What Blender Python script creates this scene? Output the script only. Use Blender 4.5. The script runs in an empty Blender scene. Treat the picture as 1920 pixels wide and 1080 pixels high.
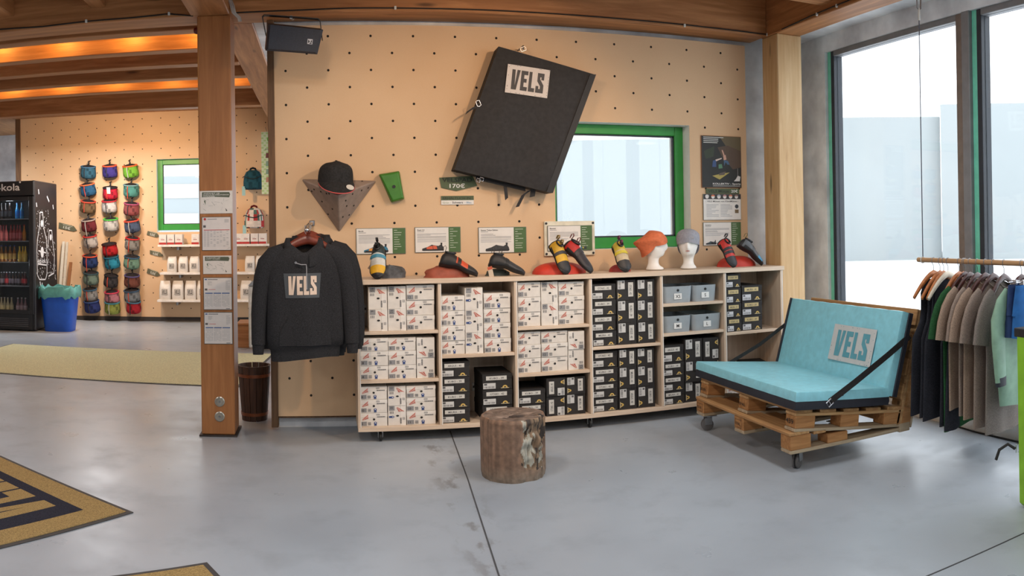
import bpy, bmesh, math, random
from mathutils import Matrix, Vector, noise
random.seed(7)
R = math.radians
C = bpy.context.scene.collection
SC = bpy.context.scene

# ---------------------------------------------------------------- camera (stitched cylindrical panorama)
FPX, YAW, CYPX, PIT, ROL = 1516.0, 0.231, 418.6, -0.006, -0.015
EYE = 1.45
_cp, _sp, _cr, _sr = math.cos(PIT), math.sin(PIT), math.cos(ROL), math.sin(ROL)
_M = (Matrix(((_cr, 0, _sr), (0, 1, 0), (-_sr, 0, _cr))) @ Matrix(((1, 0, 0), (0, _cp, -_sp), (0, _sp, _cp)))
      @ Matrix(((math.cos(YAW), -math.sin(YAW), 0), (math.sin(YAW), math.cos(YAW), 0), (0, 0, 1))))
cam_data = bpy.data.cameras.new('camera')
cam_data.type = 'PANO'
cam_data.panorama_type = 'CENTRAL_CYLINDRICAL'
cam_data.central_cylindrical_range_u_min = -960 / FPX
cam_data.central_cylindrical_range_u_max = 960 / FPX
cam_data.central_cylindrical_range_v_min = -(1080 - CYPX) / FPX
cam_data.central_cylindrical_range_v_max = CYPX / FPX
cam_data.central_cylindrical_radius = 1.0
cam_data.clip_start = 0.05
cam_data.clip_end = 500
camera = bpy.data.objects.new('camera', cam_data)
C.objects.link(camera)
_r, _f, _u = _M[0], _M[1], _M[2]
camera.matrix_world = Matrix(((_r[0], _u[0], -_f[0], 0), (_r[1], _u[1], -_f[1], 0), (_r[2], _u[2], -_f[2], EYE), (0, 0, 0, 1)))
SC.camera = camera

# ---------------------------------------------------------------- sky, lamps, exposure
SC.view_settings.view_transform = 'Standard'
SC.view_settings.look = 'None'
SC.view_settings.gamma = 1
SC.view_settings.use_curve_mapping = False
SC.view_settings.exposure = 0.0
world = bpy.data.worlds.new('overcast_sky')
SC.world = world
world.use_nodes = True
_bg = world.node_tree.nodes['Background']
_bg.inputs[0].default_value = (0.93, 0.96, 1.0, 1)
_bg.inputs[1].default_value = 3.1


def lamp(name, kind, loc, energy, col, target=None, size=0.2, spot=70, blend=0.5):
    d = bpy.data.lights.new(name, kind)
    d.energy = energy
    d.color = col
    if kind == 'AREA':
        d.shape = 'DISK'
        d.size = size
    else:
        d.shadow_soft_size = size
    if kind == 'SPOT':
        d.spot_size = R(spot)
        d.spot_blend = blend
    o = bpy.data.objects.new(name, d)
    C.objects.link(o)
    o.location = loc
    if target is not None:
        o.rotation_euler = (Vector(target) - Vector(loc)).to_track_quat('-Z', 'Y').to_euler()
    return o


WARM = (1.0, 0.66, 0.38)
# track spots aimed at the shop wall
lamp('ceiling_spotlight', 'SPOT', (2.2, 3.0, 2.95), 135, WARM, (0.8, 5.9, 1.35), 0.05, 74, 0.75)
lamp('ceiling_spotlight', 'SPOT', (-0.3, 2.9, 2.95), 85, WARM, (1.3, 5.9, 1.25), 0.05, 74, 0.75)
lamp('ceiling_spotlight', 'SPOT', (-2.7, 10.35, 2.98), 290, WARM, (-3.2, 13.0, 1.3), 0.08, 125, 0.9)
# out-of-view fill lights, added in a regular grid to brighten the hall
for _x in (-6.0, -3.4, -0.2, 2.2):
    for _y in (-2.0, 0.8, 3.6):
        lamp('hall_fill_light', 'AREA', (_x, _y, 3.02), 26, (0.97, 0.98, 0.985), (_x, _y, 0), 0.5)
for _x in (-6.0, -3.4):
    lamp('hall_fill_light', 'AREA', (_x, 11.7, 2.95), 50, (0.95, 0.98, 1.0), (_x, 11.7, 0), 0.5)
# orange bulbs between the joists
for _y in (6.55, 8.36):
    for _k in range(9):
        lamp('joist_bulb', 'POINT', (-1.0 - 0.62 * _k, _y, 3.17), 5.5, (1.0, 0.55, 0.13), None, 0.04)
# lamp inside the drinks fridge
lamp('fridge_lamp', 'POINT', (-4.7, 11.42, 1.93), 3.0, (0.9, 0.95, 1.0), None, 0.06)
lamp('fridge_lamp', 'POINT', (-4.7, 11.36, 1.0), 2.0, (0.9, 0.95, 1.0), None, 0.06)


# ---------------------------------------------------------------- pixel helpers: where a sight line meets a real plane
def ray(px, py):
    th = (px - 960) / FPX
    return _M.transposed() @ Vector((math.sin(th), math.cos(th), (CYPX - py) / FPX))


EYEP = Vector((0, 0, EYE))


def FZ(px, py, z=0.0):
    r = ray(px, py)
    return EYEP + r * ((z - EYE) / r.z)


def WY(px, py, Y):
    r = ray(px, py)
    return EYEP + r * (Y / r.y)


def WX(px, py, X):
    r = ray(px, py)
    return EYEP + r * (X / r.x)


def lin(c):
    out = []
    for v in c[:3]:
        v = v / 255
        out.append(v / 12.92 if v <= 0.04045 else ((v + 0.055) / 1.055) ** 2.4)
    return (out[0], out[1], out[2], 1.0)


# ---------------------------------------------------------------- materials
MATS = {}


def _new(name):
    m = bpy.data.materials.new(name)
    m.use_nodes = True
    nt = m.node_tree
    return m, nt, nt.nodes['Principled BSDF']


def _coord(nt, scale=(1, 1, 1)):
    tc = nt.nodes.new('ShaderNodeTexCoord')
    oi = nt.nodes.new('ShaderNodeObjectInfo')
    ad = nt.nodes.new('ShaderNodeVectorMath')
    ad.operation = 'ADD'
    nt.links.new(tc.outputs['Object'], ad.inputs[0])
    nt.links.new(oi.outputs['Location'], ad.inputs[1])
    mp = nt.nodes.new('ShaderNodeMapping')
    mp.inputs['Scale'].default_value = scale
    nt.links.new(ad.outputs[0], mp.inputs['Vector'])
    return mp.outputs[0]


def _noise(nt, vec, scale, detail=4, rough=0.55, dist=0.0):
    n = nt.nodes.new('ShaderNodeTexNoise')
    n.inputs['Scale'].default_value = scale
    n.inputs['Detail'].default_value = detail
    n.inputs['Roughness'].default_value = rough
    n.inputs['Distortion'].default_value = dist
    nt.links.new(vec, n.inputs['Vector'])
    return n.outputs['Fac']


def _ramp(nt, fac, stops):
    r = nt.nodes.new('ShaderNodeValToRGB')
    e = r.color_ramp.elements
    e[0].position, e[0].color = stops[0][0], lin(stops[0][1])
    e[1].position, e[1].color = stops[-1][0], lin(stops[-1][1])
    for p, c in stops[1:-1]:
        x = e.new(p)
        x.color = lin(c)
    nt.links.new(fac, r.inputs[0])
    return r.outputs[0]


def _mix(nt, a, b, fac, mode='MIX'):
    m = nt.nodes.new('ShaderNodeMix')
    m.data_type = 'RGBA'
    m.blend_type = mode
    for s, v in ((m.inputs[6], a), (m.inputs[7], b)):
        if isinstance(v, tuple):
            s.default_value = v
        else:
            nt.links.new(v, s)
    if isinstance(fac, (int, float)):
        m.inputs[0].default_value = fac
    else:
        nt.links.new(fac, m.inputs[0])
    return m.outputs[2]


def _bump(nt, bs, h, strength, dist=0.01):
    b = nt.nodes.new('ShaderNodeBump')
    b.inputs['Strength'].default_value = strength
    b.inputs['Distance'].default_value = dist
    nt.links.new(h, b.inputs['Height'])
    nt.links.new(b.outputs[0], bs.inputs['Normal'])


def mat(name, col, rough=0.6, metal=0.0, vary=0.08, scale=12, bump=0.0, bscale=60, spec=0.5, coat=0.0):
    """plain surface with a little procedural variation"""
    if name in MATS:
        return MATS[name]
    m, nt, bs = _new(name)
    v = _coord(nt)
    f = _noise(nt, v, scale)
    lo = tuple(max(0, c * (1 - vary)) for c in col)
    hi = tuple(min(255, c * (1 + vary)) for c in col)
    nt.links.new(_ramp(nt, f, [(0.3, lo), (0.7, hi)]), bs.inputs['Base Color'])
    bs.inputs['Roughness'].default_value = rough
    bs.inputs['Metallic'].default_value = metal
    bs.inputs['Specular IOR Level'].default_value = spec
    bs.inputs['Coat Weight'].default_value = coat
    if bump:
        _bump(nt, bs, _noise(nt, v, bscale, 3), bump, 0.004)
    MATS[name] = m
    return m


def wood(name, light, dark, axis='x', rough=0.55, grain=1.0, knots=True):
    if name in MATS:
        return MATS[name]
    m, nt, bs = _new(name)
    s = {'x': (0.5, 7, 7), 'y': (7, 0.5, 7), 'z': (7, 7, 0.5)}[axis]
    v = _coord(nt, tuple(k * grain for k in s))
    f = _noise(nt, v, 3.0, 6, 0.6, 0.6)
    mid = tuple((a + b) / 2 for a, b in zip(light, dark))
    col = _ramp(nt, f, [(0.25, dark), (0.5, mid), (0.72, light)])
    fine = _noise(nt, v, 30, 3)
    col = _mix(nt, col, lin(dark), _scaled(nt, fine, 0.55, 0.9, 0.0, 0.4))
    if knots:
        k = {'x': (1.3, 6, 6), 'y': (6, 1.3, 6), 'z': (6, 6, 1.3)}[axis]
        vo = nt.nodes.new('ShaderNodeTexVoronoi')
        vo.inputs['Scale'].default_value = 1.0
        nt.links.new(_coord(nt, k), vo.inputs['Vector'])
        kk = _scaled(nt, vo.outputs['Distance'], 0.05, 0.13, 0.75, 0.0)
        col = _mix(nt, col, lin(tuple(c * 0.45 for c in dark)), kk)
    nt.links.new(col, bs.inputs['Base Color'])
    bs.inputs['Roughness'].default_value = rough
    _bump(nt, bs, f, 0.12, 0.004)
    MATS[name] = m
    return m


def _scaled(nt, val, a, b, lo, hi):
    r = nt.nodes.new('ShaderNodeMapRange')
    r.inputs['From Min'].default_value = a
    r.inputs['From Max'].default_value = b
    r.inputs['To Min'].default_value = lo
    r.inputs['To Max'].default_value = hi
    nt.links.new(val, r.inputs['Value'])
    return r.outputs[0]


def painted(name, rough=0.6, metal=0.0, vary=0.06, bump=0.0, bscale=200, spec=0.5, coat=0.0):
    """colour from the face colours of the mesh (printed or dyed pieces)"""
    if name in MATS:
        return MATS[name]
    m, nt, bs = _new(name)
    a = nt.nodes.new('ShaderNodeVertexColor')
    a.layer_name = 'Col'
    v = _coord(nt)
    f = _noise(nt, v, 25)
    g = _ramp(nt, f, [(0.3, (255 * (1 - vary),) * 3), (0.7, (255, 255, 255))])
    nt.links.new(_mix(nt, a.outputs[0], g, 1.0, 'MULTIPLY'), bs.inputs['Base Color'])
    bs.inputs['Roughness'].default_value = rough
    bs.inputs['Metallic'].default_value = metal
    bs.inputs['Specular IOR Level'].default_value = spec
    bs.inputs['Coat Weight'].default_value = coat
    if bump:
        _bump(nt, bs, _noise(nt, v, bscale, 2), bump, 0.003)
    MATS[name] = m
    return m


def glass(name, tint=(0.97, 0.99, 1.0), refl=0.06):
    if name in MATS:
        return MATS[name]
    m = bpy.data.materials.new(name)
    m.use_nodes = True
    nt = m.node_tree
    nt.nodes.clear()
    o = nt.nodes.new('ShaderNodeOutputMaterial')
    t = nt.nodes.new('ShaderNodeBsdfTransparent')
    t.inputs[0].default_value = (*tint, 1)
    g = nt.nodes.new('ShaderNodeBsdfGlossy')
    g.inputs['Roughness'].default_value = 0.02
    x = nt.nodes.new('ShaderNodeMixShader')
    lw = nt.nodes.new('ShaderNodeLayerWeight')
    lw.inputs['Blend'].default_value = 0.5
    pw = nt.nodes.new('ShaderNodeMath')
    pw.operation = 'POWER'
    pw.inputs[1].default_value = 4.0
    nt.links.new(lw.outputs['Facing'], pw.inputs[0])
    ml = nt.nodes.new('ShaderNodeMath')
    ml.operation = 'MULTIPLY_ADD'
    ml.inputs[1].default_value = 0.6
    ml.inputs[2].default_value = refl * 0.5
    nt.links.new(pw.outputs[0], ml.inputs[0])
    nt.links.new(ml.outputs[0], x.inputs[0])
    nt.links.new(t.outputs[0], x.inputs[1])
    nt.links.new(g.outputs[0], x.inputs[2])
    nt.links.new(x.outputs[0], o.inputs[0])
    MATS[name] = m
    return m


# ---------------------------------------------------------------- mesh building
class MB:
    def __init__(self, T=None):
        self.v, self.f, self.c = [], [], []
        self.T = T if T is not None else Matrix.Identity(4)
        self.col = (255, 255, 255)
        self.used = False

    def add(self, pts):
        n = len(self.v)
        self.v.extend([self.T @ Vector(p) for p in pts])
        return n

    def face(self, idx, col=None):
        self.f.append(tuple(idx))
        if col is not None:
            self.used = True
        self.c.append(col or self.col)

    def poly(self, pts, col=None):
        n = self.add(pts)
        self.face(range(n, n + len(pts)), col)

    def box(self, x0, x1, y0, y1, z0, z1, col=None, b=0.0):
        cx, cy, cz = (x0 + x1) / 2, (y0 + y1) / 2, (z0 + z1) / 2
        hx, hy, hz = abs(x1 - x0) / 2, abs(y1 - y0) / 2, abs(z1 - z0) / 2
        b = min(b, hx * .8, hy * .8, hz * .8)
        S = (-1, 1)
        if b <= 0:
            n = self.add([(cx + i * hx, cy + j * hy, cz + k * hz) for i in S for j in S for k in S])
            for q in ((0, 1, 3, 2), (4, 6, 7, 5), (0, 4, 5, 1), (2, 3, 7, 6), (0, 2, 6, 4), (1, 5, 7, 3)):
                self.face([n + t for t in q], col)
            return
        ids = {}
        for i in S:
            for j in S:
                for k in S:
                    n = self.add([(cx + i * hx, cy + j * (hy - b), cz + k * (hz - b)),
                                  (cx + i * (hx - b), cy + j * hy, cz + k * (hz - b)),
                                  (cx + i * (hx - b), cy + j * (hy - b), cz + k * hz)])
                    ids[i, j, k] = (n, n + 1, n + 2)
        for s in S:
            self.face([ids[s, -1, -1][0], ids[s, 1, -1][0], ids[s, 1, 1][0], ids[s, -1, 1][0]], col)
            self.face([ids[-1, s, -1][1], ids[1, s, -1][1], ids[1, s, 1][1], ids[-1, s, 1][1]], col)
            self.face([ids[-1, -1, s][2], ids[1, -1, s][2], ids[1, 1, s][2], ids[-1, 1, s][2]], col)
        for a in S:
            for b2 in S:
                self.face([ids[-1, a, b2][1], ids[1, a, b2][1], ids[1, a, b2][2], ids[-1, a, b2][2]], col)
                self.face([ids[a, -1, b2][0], ids[a, 1, b2][0], ids[a, 1, b2][2], ids[a, -1, b2][2]], col)
                self.face([ids[a, b2, -1][0], ids[a, b2, 1][0], ids[a, b2, 1][1], ids[a, b2, -1][1]], col)
                for k in S:
                    self.face(ids[a, b2, k], col)

    def loft(self, rings, cap0=True, cap1=True, col=None, cols=None, closed=True):
        n = len(rings[0])
        base = [self.add(r) for r in rings]
        for i in range(len(rings) - 1):
            for j in range(n if closed else n - 1):
                k = (j + 1) % n
                c = cols(i, j) if cols else col
                self.face([base[i] + j, base[i] + k, base[i + 1] + k, base[i + 1] + j], c)
        if cap0:
            self.face([base[0] + j for j in reversed(range(n))], cols(0, 0) if cols else col)
        if cap1:
            self.face([base[-1] + j for j in range(n)], cols(len(rings) - 2, 0) if cols else col)

    def tube(self, pts, r, n=8, col=None, flat=1.0, up=(0, 0, 1), cap=True, closed=False):
        pts = [Vector(p) for p in pts]
        rs = r if isinstance(r, (list, tuple)) else [r] * len(pts)
        rings = []
        u = None
        m = len(pts)
        for i, p in enumerate(pts):
            a = pts[(i - 1) % m] if (closed or i > 0) else p
            b = pts[(i + 1) % m] if (closed or i < m - 1) else p
            t = (b - a).normalized()
            if u is None:
                u = Vector(up)
                if abs(u.dot(t)) > 0.95:
                    u = Vector((1, 0, 0)) if abs(t.x) < 0.9 else Vector((0, 1, 0))
            u = (u - t * u.dot(t)).normalized()
            w = t.cross(u)
            rings.append([p + (u * math.cos(2 * math.pi * k / n) * flat + w * math.sin(2 * math.pi * k / n)) * rs[i] for k in range(n)])
        if closed:
            rings.append(rings[0])
            self.loft(rings, False, False, col)
        else:
            self.loft(rings, cap, cap, col)

    def ribbon(self, pts, w, t, wdir=(0, 1, 0), col=None):
        """flat strap: width w along wdir, thickness t"""
        pts = [Vector(p) for p in pts]
        wd = Vector(wdir).normalized()
        rings = []
        for i, p in enumerate(pts):
            a, b = pts[max(0, i - 1)], pts[min(len(pts) - 1, i + 1)]
            d = (b - a).normalized()
            nn = d.cross(wd)
            nn = nn.normalized() if nn.length > 1e-6 else Vector((0, 0, 1))
            rings.append([p + wd * w / 2 + nn * t / 2, p - wd * w / 2 + nn * t / 2, p - wd * w / 2 - nn * t / 2, p + wd * w / 2 - nn * t / 2])
        self.loft(rings, True, True, col)

    def lathe(self, prof, n=16, c=(0, 0, 0), col=None, cols=None, sx=1.0, sy=1.0, cap=True):
        rings = [[(c[0] + sx * r * math.cos(2 * math.pi * k / n), c[1] + sy * r * math.sin(2 * math.pi * k / n), c[2] + z) for k in range(n)] for r, z in prof]
        self.loft(rings, cap, cap, col, (lambda i, j: cols[i]) if cols else None)

    def prism(self, poly, o, u, v, d, col=None):
        """polygon given in (u, v) from o, extruded by vector d"""
        o, u, v, d = Vector(o), Vector(u), Vector(v), Vector(d)
        a = [o + u * x + v * y for x, y in poly]
        self.loft([a, [p + d for p in a]], True, True, col)

    def ball(self, c, r, n=10, col=None, s=(1, 1, 1)):
        m = max(4, n // 2)
        rings = []
        for i in range(1, m):
            a = math.pi * i / m
            rings.append([(c[0] + s[0] * r * math.sin(a) * math.cos(2 * math.pi * k / n), c[1] + s[1] * r * math.sin(a) * math.sin(2 * math.pi * k / n), c[2] + s[2] * r * math.cos(a)) for k in range(n)])
        self.loft(rings, True, True, col)

    def mesh(self, name, material, smooth=None, origin=None):
        me = bpy.data.meshes.new(name)
        o = Vector(origin) if origin is not None else Vector((0, 0, 0))
        me.from_pydata([tuple(p - o) for p in self.v], [], self.f)
        if self.used:
            at = me.color_attributes.new('Col', 'FLOAT_COLOR', 'CORNER')
            arr = []
            for poly, c in zip(me.polygons, self.c):
                arr.extend(lin(c) * poly.loop_total)
            at.data.foreach_set('color', arr)
        bm = bmesh.new()
        bm.from_mesh(me)
        bmesh.ops.recalc_face_normals(bm, faces=bm.faces)
        bm.to_mesh(me)
        bm.free()
        if smooth is not None:
            me.polygons.foreach_set('use_smooth', [True] * len(me.polygons))
            me.set_sharp_from_angle(angle=R(smooth))
        if material:
            me.materials.append(material)
        return me

    def build(self, name, material, parent=None, smooth=None, local=False, sub=0):
        """local: vertices are in the parent's own frame; else in the world (parent not turned)"""
        if local:
            org = Vector((0, 0, 0))
        else:
            xs = [p.x for p in self.v]
            ys = [p.y for p in self.v]
            zs = [p.z for p in self.v]
            org = Vector(((min(xs) + max(xs)) / 2, (min(ys) + max(ys)) / 2, min(zs)))
        o = bpy.data.objects.new(name, self.mesh(name, material, smooth, org))
        C.objects.link(o)
        if parent:
            o.parent = parent
        o.location = org if (local or not parent) else org - wloc(parent)
        if sub:
            md = o.modifiers.new('subdivision', 'SUBSURF')
            md.levels = md.render_levels = sub
        return o


def wloc(o):
    v = Vector(o.location)
    while o.parent:
        o = o.parent
        v += o.location
    return v


def tag(o, label, cat, group=None, kind=None):
    o['label'] = label
    o['category'] = cat
    if group:
        o['group'] = group
    if kind:
        o['kind'] = kind
    return o


def thing(name, label, cat, loc=(0, 0, 0), rot=(0, 0, 0), group=None, kind=None, scale=None):
    o = bpy.data.objects.new(name, None)
    o.empty_display_size = 0.05
    C.objects.link(o)
    o.location = loc
    o.rotation_euler = rot
    if scale:
        o.scale = (scale,) * 3 if isinstance(scale, (int, float)) else scale
    return tag(o, label, cat, group, kind)


def part_copy(src, parent, loc=None, rot=None):
    c = src.copy()
    C.objects.link(c)
    c.parent = parent
    if loc is not None:
        c.location = loc
    if rot is not None:
        c.rotation_euler = rot
    return c


def mesh_obj(name, me, parent=None, loc=(0, 0, 0), rot=(0, 0, 0)):
    o = bpy.data.objects.new(name, me)
    C.objects.link(o)
    if parent:
        o.parent = parent
    o.location = loc
    o.rotation_euler = rot
    return o


def struct(name, mb, material, label, cat, parent=None, smooth=None):
    o = mb.build(name, material, parent, smooth)
    if not parent:
        tag(o, label, cat, kind='structure')
    return o


# ---------------------------------------------------------------- lettering and flat print
_TXT = {}


def text_mesh(s):
    """(vertices, faces, width) of a line of letters with cap height about 1"""
    if s not in _TXT:
        cu = bpy.data.curves.new('lettering', 'FONT')
        cu.body = s
        cu.size = 1.4
        cu.resolution_u = 2
        cu.offset = 0.022
        o = bpy.data.objects.new('lettering', cu)
        C.objects.link(o)
        dg = bpy.context.evaluated_depsgraph_get()
        me = bpy.data.meshes.new_from_object(o.evaluated_get(dg))
        v = [(p.co.x, p.co.y) for p in me.vertices]
        f = [tuple(p.vertices) for p in me.polygons]
        bpy.data.objects.remove(o)
        bpy.data.curves.remove(cu)
        bpy.data.meshes.remove(me)
        x0 = min(p[0] for p in v)
        w = max(p[0] for p in v) - x0
        _TXT[s] = ([(p[0] - x0, p[1]) for p in v], f, w)
    return _TXT[s]


LOGO = {
    'V': [(0, 1), (.40, 1), (.46, .20), (.62, 1), (1, 1), (.66, 0), (.04, 0)],
    'E': [(0, 0), (0, 1), (1, 1), (1, .80), (.46, .80), (.46, .61), (.86, .61), (.86, .42), (.46, .42), (.46, .20), (1, .20), (1, 0)],
    'L': [(0, 0), (0, 1), (.48, 1), (.48, .20), (1, .20), (1, 0)],
    'S': [(.14, 1), (1, 1), (1, .66), (.64, .66), (.64, .80), (.50, .80), (.50, .70), (1, .40), (1, 0), (0, 0), (0, .34), (.36, .34), (.36, .20), (.56, .20), (.56, .34), (.14, .58)],
}


class Print:
    """flat print on a plane: o = lower left corner, u / v = unit directions, n = outward"""
    def __init__(self, o, u=(1, 0, 0), v=(0, 0, 1), n=(0, -1, 0), lift=0.0006, step=0.0004):
        self.mb = MB()
        self.o, self.u, self.v, self.n = Vector(o), Vector(u), Vector(v), Vector(n)
        self.lift, self.step = lift, step

    def P(self, x, y, layer):
        return self.o + self.u * x + self.v * y + self.n * (self.lift + self.step * layer)

    def poly(self, pts, col, layer=0):
        self.mb.poly([self.P(x, y, layer) for x, y in pts], col)

    def rect(self, x0, y0, x1, y1, col, layer=0):
        self.poly([(x0, y0), (x1, y0), (x1, y1), (x0, y1)], col, layer)

    def disc(self, x, y, r, col, layer=0, n=10, ry=None, a0=0, a1=360):
        ry = ry or r
        self.poly([(x + r * math.cos(R(a0 + (a1 - a0) * k / n)), y + ry * math.sin(R(a0 + (a1 - a0) * k / n))) for k in range(n + (1 if a1 - a0 < 360 else 0))], col, layer)

    def text(self, s, x, y, h, col, layer=1, width=None, center=False, xf=None):
        v, f, w = text_mesh(s)
        kx = h if width is None else width / w
        ox = x - (w * kx / 2 if center else 0)
        xf = xf or (lambda a, b: (a, b))
        n = self.mb.add([self.P(*xf(ox + p[0] * kx, y + p[1] * h), layer) for p in v])
        for q in f:
            self.mb.face([n + t for t in q], col)

    def vels(self, x, y, w, h, col, layer=1, xf=None):
        g = w * 0.035
        ws = [0.26, 0.22, 0.20, 0.25]
        k = (w - 3 * g) / sum(ws)
        xf = xf or (lambda a, b: (a, b))
        for ch, cw in zip('VELS', ws):
            self.poly([xf(x + p[0] * cw * k, y + p[1] * h) for p in LOGO[ch]], col, layer)
            x += cw * k + g

    def lines(self, x0, y1, x1, n, pitch, col, layer=1, h=0.35, seed=0):
        rr = random.Random(seed)
        for i in range(n):
            e = x1 if rr.random() < .65 else x0 + (x1 - x0) * rr.uniform(.4, .9)
            self.rect(x0, y1 - i * pitch - pitch * h, e, y1 - i * pitch, col, layer)

    def build(self, name, material, parent, local=False):
        return self.mb.build(name, material, parent, None, local)


# ---------------------------------------------------------------- shared materials
M_PRINT = painted('flat_print', 0.55, vary=0.03)
M_CLOTHCOL = painted('dyed_fabric', 0.9, vary=0.12, bump=0.25, bscale=220, spec=0.2)
M_PLASTIC = painted('coloured_plastic', 0.4, vary=0.05)
M_RUBBER = painted('shoe_leather_and_rubber', 0.55, vary=0.12)
M_BEAM = {a: wood('spruce_beam_' + a, (196, 138, 88), (142, 90, 50), a) for a in 'xyz'}
M_PLY = wood('pale_plywood', (222, 203, 182), (192, 168, 144), 'x', 0.5, 1.2, knots=False)
M_PLYV = wood('pale_plywood_upright', (222, 203, 182), (192, 168, 144), 'z', 0.5, 1.2, knots=False)
M_EDGE = wood('dark_plywood_edge', (120, 88, 58), (78, 54, 34), 'z', 0.7, 2, knots=False)
M_CONC = mat('grey_concrete', (222, 225, 230), 0.85, vary=0.12, scale=3, bump=0.15, bscale=25)
M_GREEN = mat('green_window_frame', (46, 142, 58), 0.4, vary=0.03)
M_WHITE = mat('white_paint', (232, 232, 230), 0.5, vary=0.02)
M_ALU = mat('grey_window_profile', (128, 128, 130), 0.45, vary=0.04)
M_DARKALU = mat('dark_window_gasket', (44, 50, 58), 0.5, vary=0.05)
M_TEAL = mat('mint_window_seal', (116, 208, 180), 0.4, vary=0.05)
M_SEALG = mat('green_window_seal', (70, 190, 112), 0.4, vary=0.05)
M_BLACK = mat('black_plastic', (26, 26, 28), 0.45, vary=0.1)
M_CHROME = mat('chromed_steel', (205, 205, 208), 0.2, 1.0, vary=0.02)
M_STEEL = mat('galvanised_steel', (150, 152, 155), 0.4, 1.0, vary=0.08)
M_GLASS = glass('clear_window_glass')


def wall_panel_material():
    m, nt, bs = _new('beige_climbing_wall_panel')
    v = _coord(nt)
    big = _noise(nt, v, 1.1, 3)
    col = _ramp(nt, big, [(0.3, (208, 173, 136)), (0.7, (218, 185, 148))])
    weave = _noise(nt, _coord(nt, (60, 60, 220)), 3, 2)
    col = _mix(nt, col, lin((190, 152, 114)), _scaled(nt, weave, 0.5, 0.8, 0, 0.35))
    nt.links.new(col, bs.inputs['Base Color'])
    bs.inputs['Roughness'].default_value = 0.75
    _bump(nt, bs, weave, 0.12, 0.002)
    return m


def floor_material():
    m, nt, bs = _new('grey_screed_floor')
    v = _coord(nt)
    big = _noise(nt, v, 0.55, 4, 0.5)
    col = _ramp(nt, big, [(0.32, (148, 155, 164)), (0.5, (164, 172, 181)), (0.7, (178, 186, 195))])
    cloud = _noise(nt, v, 2.6, 5, 0.6)
    col = _mix(nt, col, lin((130, 135, 142)), _scaled(nt, cloud, 0.52, 0.8, 0, 0.55))
    # damp-looking stain that follows the joint
    sep = nt.nodes.new('ShaderNodeSeparateXYZ')
    tc = nt.nodes.new('ShaderNodeNewGeometry')
    nt.links.new(tc.outputs['Position'], sep.inputs[0])
    d = nt.nodes.new('ShaderNodeMath')
    d.operation = 'SUBTRACT'
    nt.links.new(sep.outputs[0], d.inputs[0])
    d.inputs[1].default_value = 0.70
    ab = nt.nodes.new('ShaderNodeMath')
    ab.operation = 'ABSOLUTE'
    nt.links.new(d.outputs[0], ab.inputs[0])
    near = _scaled(nt, ab.outputs[0], 0.0, 0.16, 1.0, 0.0)
    blot = _scaled(nt, _noise(nt, _coord(nt, (1, 0.45, 1)), 9, 5, 0.6), 0.53, 0.62, 0, 1)
    mul = nt.nodes.new('ShaderNodeMath')
    mul.operation = 'MULTIPLY'
    nt.links.new(near, mul.inputs[0])
    nt.links.new(blot, mul.inputs[1])
    col = _mix(nt, col, lin((110, 108, 108)), _scaled(nt, mul.outputs[0], 0, 1, 0, 0.7))
    nt.links.new(col, bs.inputs['Base Color'])
    rg = _scaled(nt, cloud, 0.3, 0.7, 0.26, 0.42)
    nt.links.new(rg, bs.inputs['Roughness'])
    bs.inputs['Specular IOR Level'].default_value = 0.5
    _bump(nt, bs, cloud, 0.03, 0.01)
    return m


M_WALL = wall_panel_material()
M_FLOOR = floor_material()

# ---------------------------------------------------------------- floor
b = MB()
b.box(-9.5, 4.02, -3.5, 15.0, -0.12, 0.0)
floor = struct('floor', b, M_FLOOR, 'light grey polished screed floor running through the whole room', 'floor')
M_JOINT = mat('dark_floor_joint', (70, 70, 72), 0.9)
b = MB()
b.ribbon([(0.873, 5.75, 0.0012), (0.80, 4.6, 0.0012), (0.70, 3.31, 0.0012), (0.62, 2.0, 0.0012)], 0.007, 0.0024, (1, 0, 0))
struct('expansion_joint', b, M_JOINT, '', '', floor)
b = MB()
b.ribbon([(1.9, 2.445, 0.0012), (2.5, 2.444, 0.0012), (3.95, 2.442, 0.0012)], 0.006, 0.0024, (0, 1, 0))
struct('expansion_joint', b, M_JOINT, '', '', floor)

# ---------------------------------------------------------------- back wall: concrete behind, drilled beige panel in front
WALLY = 5.907
WX0, WX1, WZ0, WZ1 = 1.73, 2.87, 1.275, 2.262


def holed(mb, x0, x1, y0, y1, z0, z1, hx0, hx1, hz0, hz1):
    mb.box(x0, hx0, y0, y1, z0, z1)
    mb.box(hx1, x1, y0, y1, z0, z1)
    mb.box(hx0, hx1, y0, y1, z0, hz0)
    mb.box(hx0, hx1, y0, y1, hz1, z1)


b = MB()
holed(b, -0.36, 4.13, 6.0, 6.30, 0.0, 3.45, WX0 - .05, WX1 + .05, WZ0 - .04, WZ1 + .04)
b.box(-0.52, -0.36, 6.0, 13.0, 3.02, 3.45)
wall_back = struct('wall_back', b, M_CONC, 'grey concrete wall behind the drilled beige climbing panel', 'wall')
b = MB()
holed(b, -0.36, 3.40, WALLY, WALLY + 0.024, 0.10, 2.955, WX0, WX1, WZ0, WZ1)
b.build('climbing_panel', M_WALL, wall_back)
b = MB()
b.box(-0.41, -0.36, WALLY - 0.012, WALLY + 0.09, 0.02, 3.0, b=.003)
b.box(-0.36, 3.40, WALLY + 0.01, WALLY + 0.08, 0.085, 0.10, b=.003)
b.build('edge_batten', M_EDGE, wall_back)
b = MB()
holed(b, WX0 - .004, WX1 + .004, WALLY + 0.003, 6.30, WZ0 - .012, WZ1 + .012, WX0 + .001, WX1 - .001, WZ0 + .001, WZ1 - .001)
b.build('window_reveal', M_WHITE, wall_back)


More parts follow.
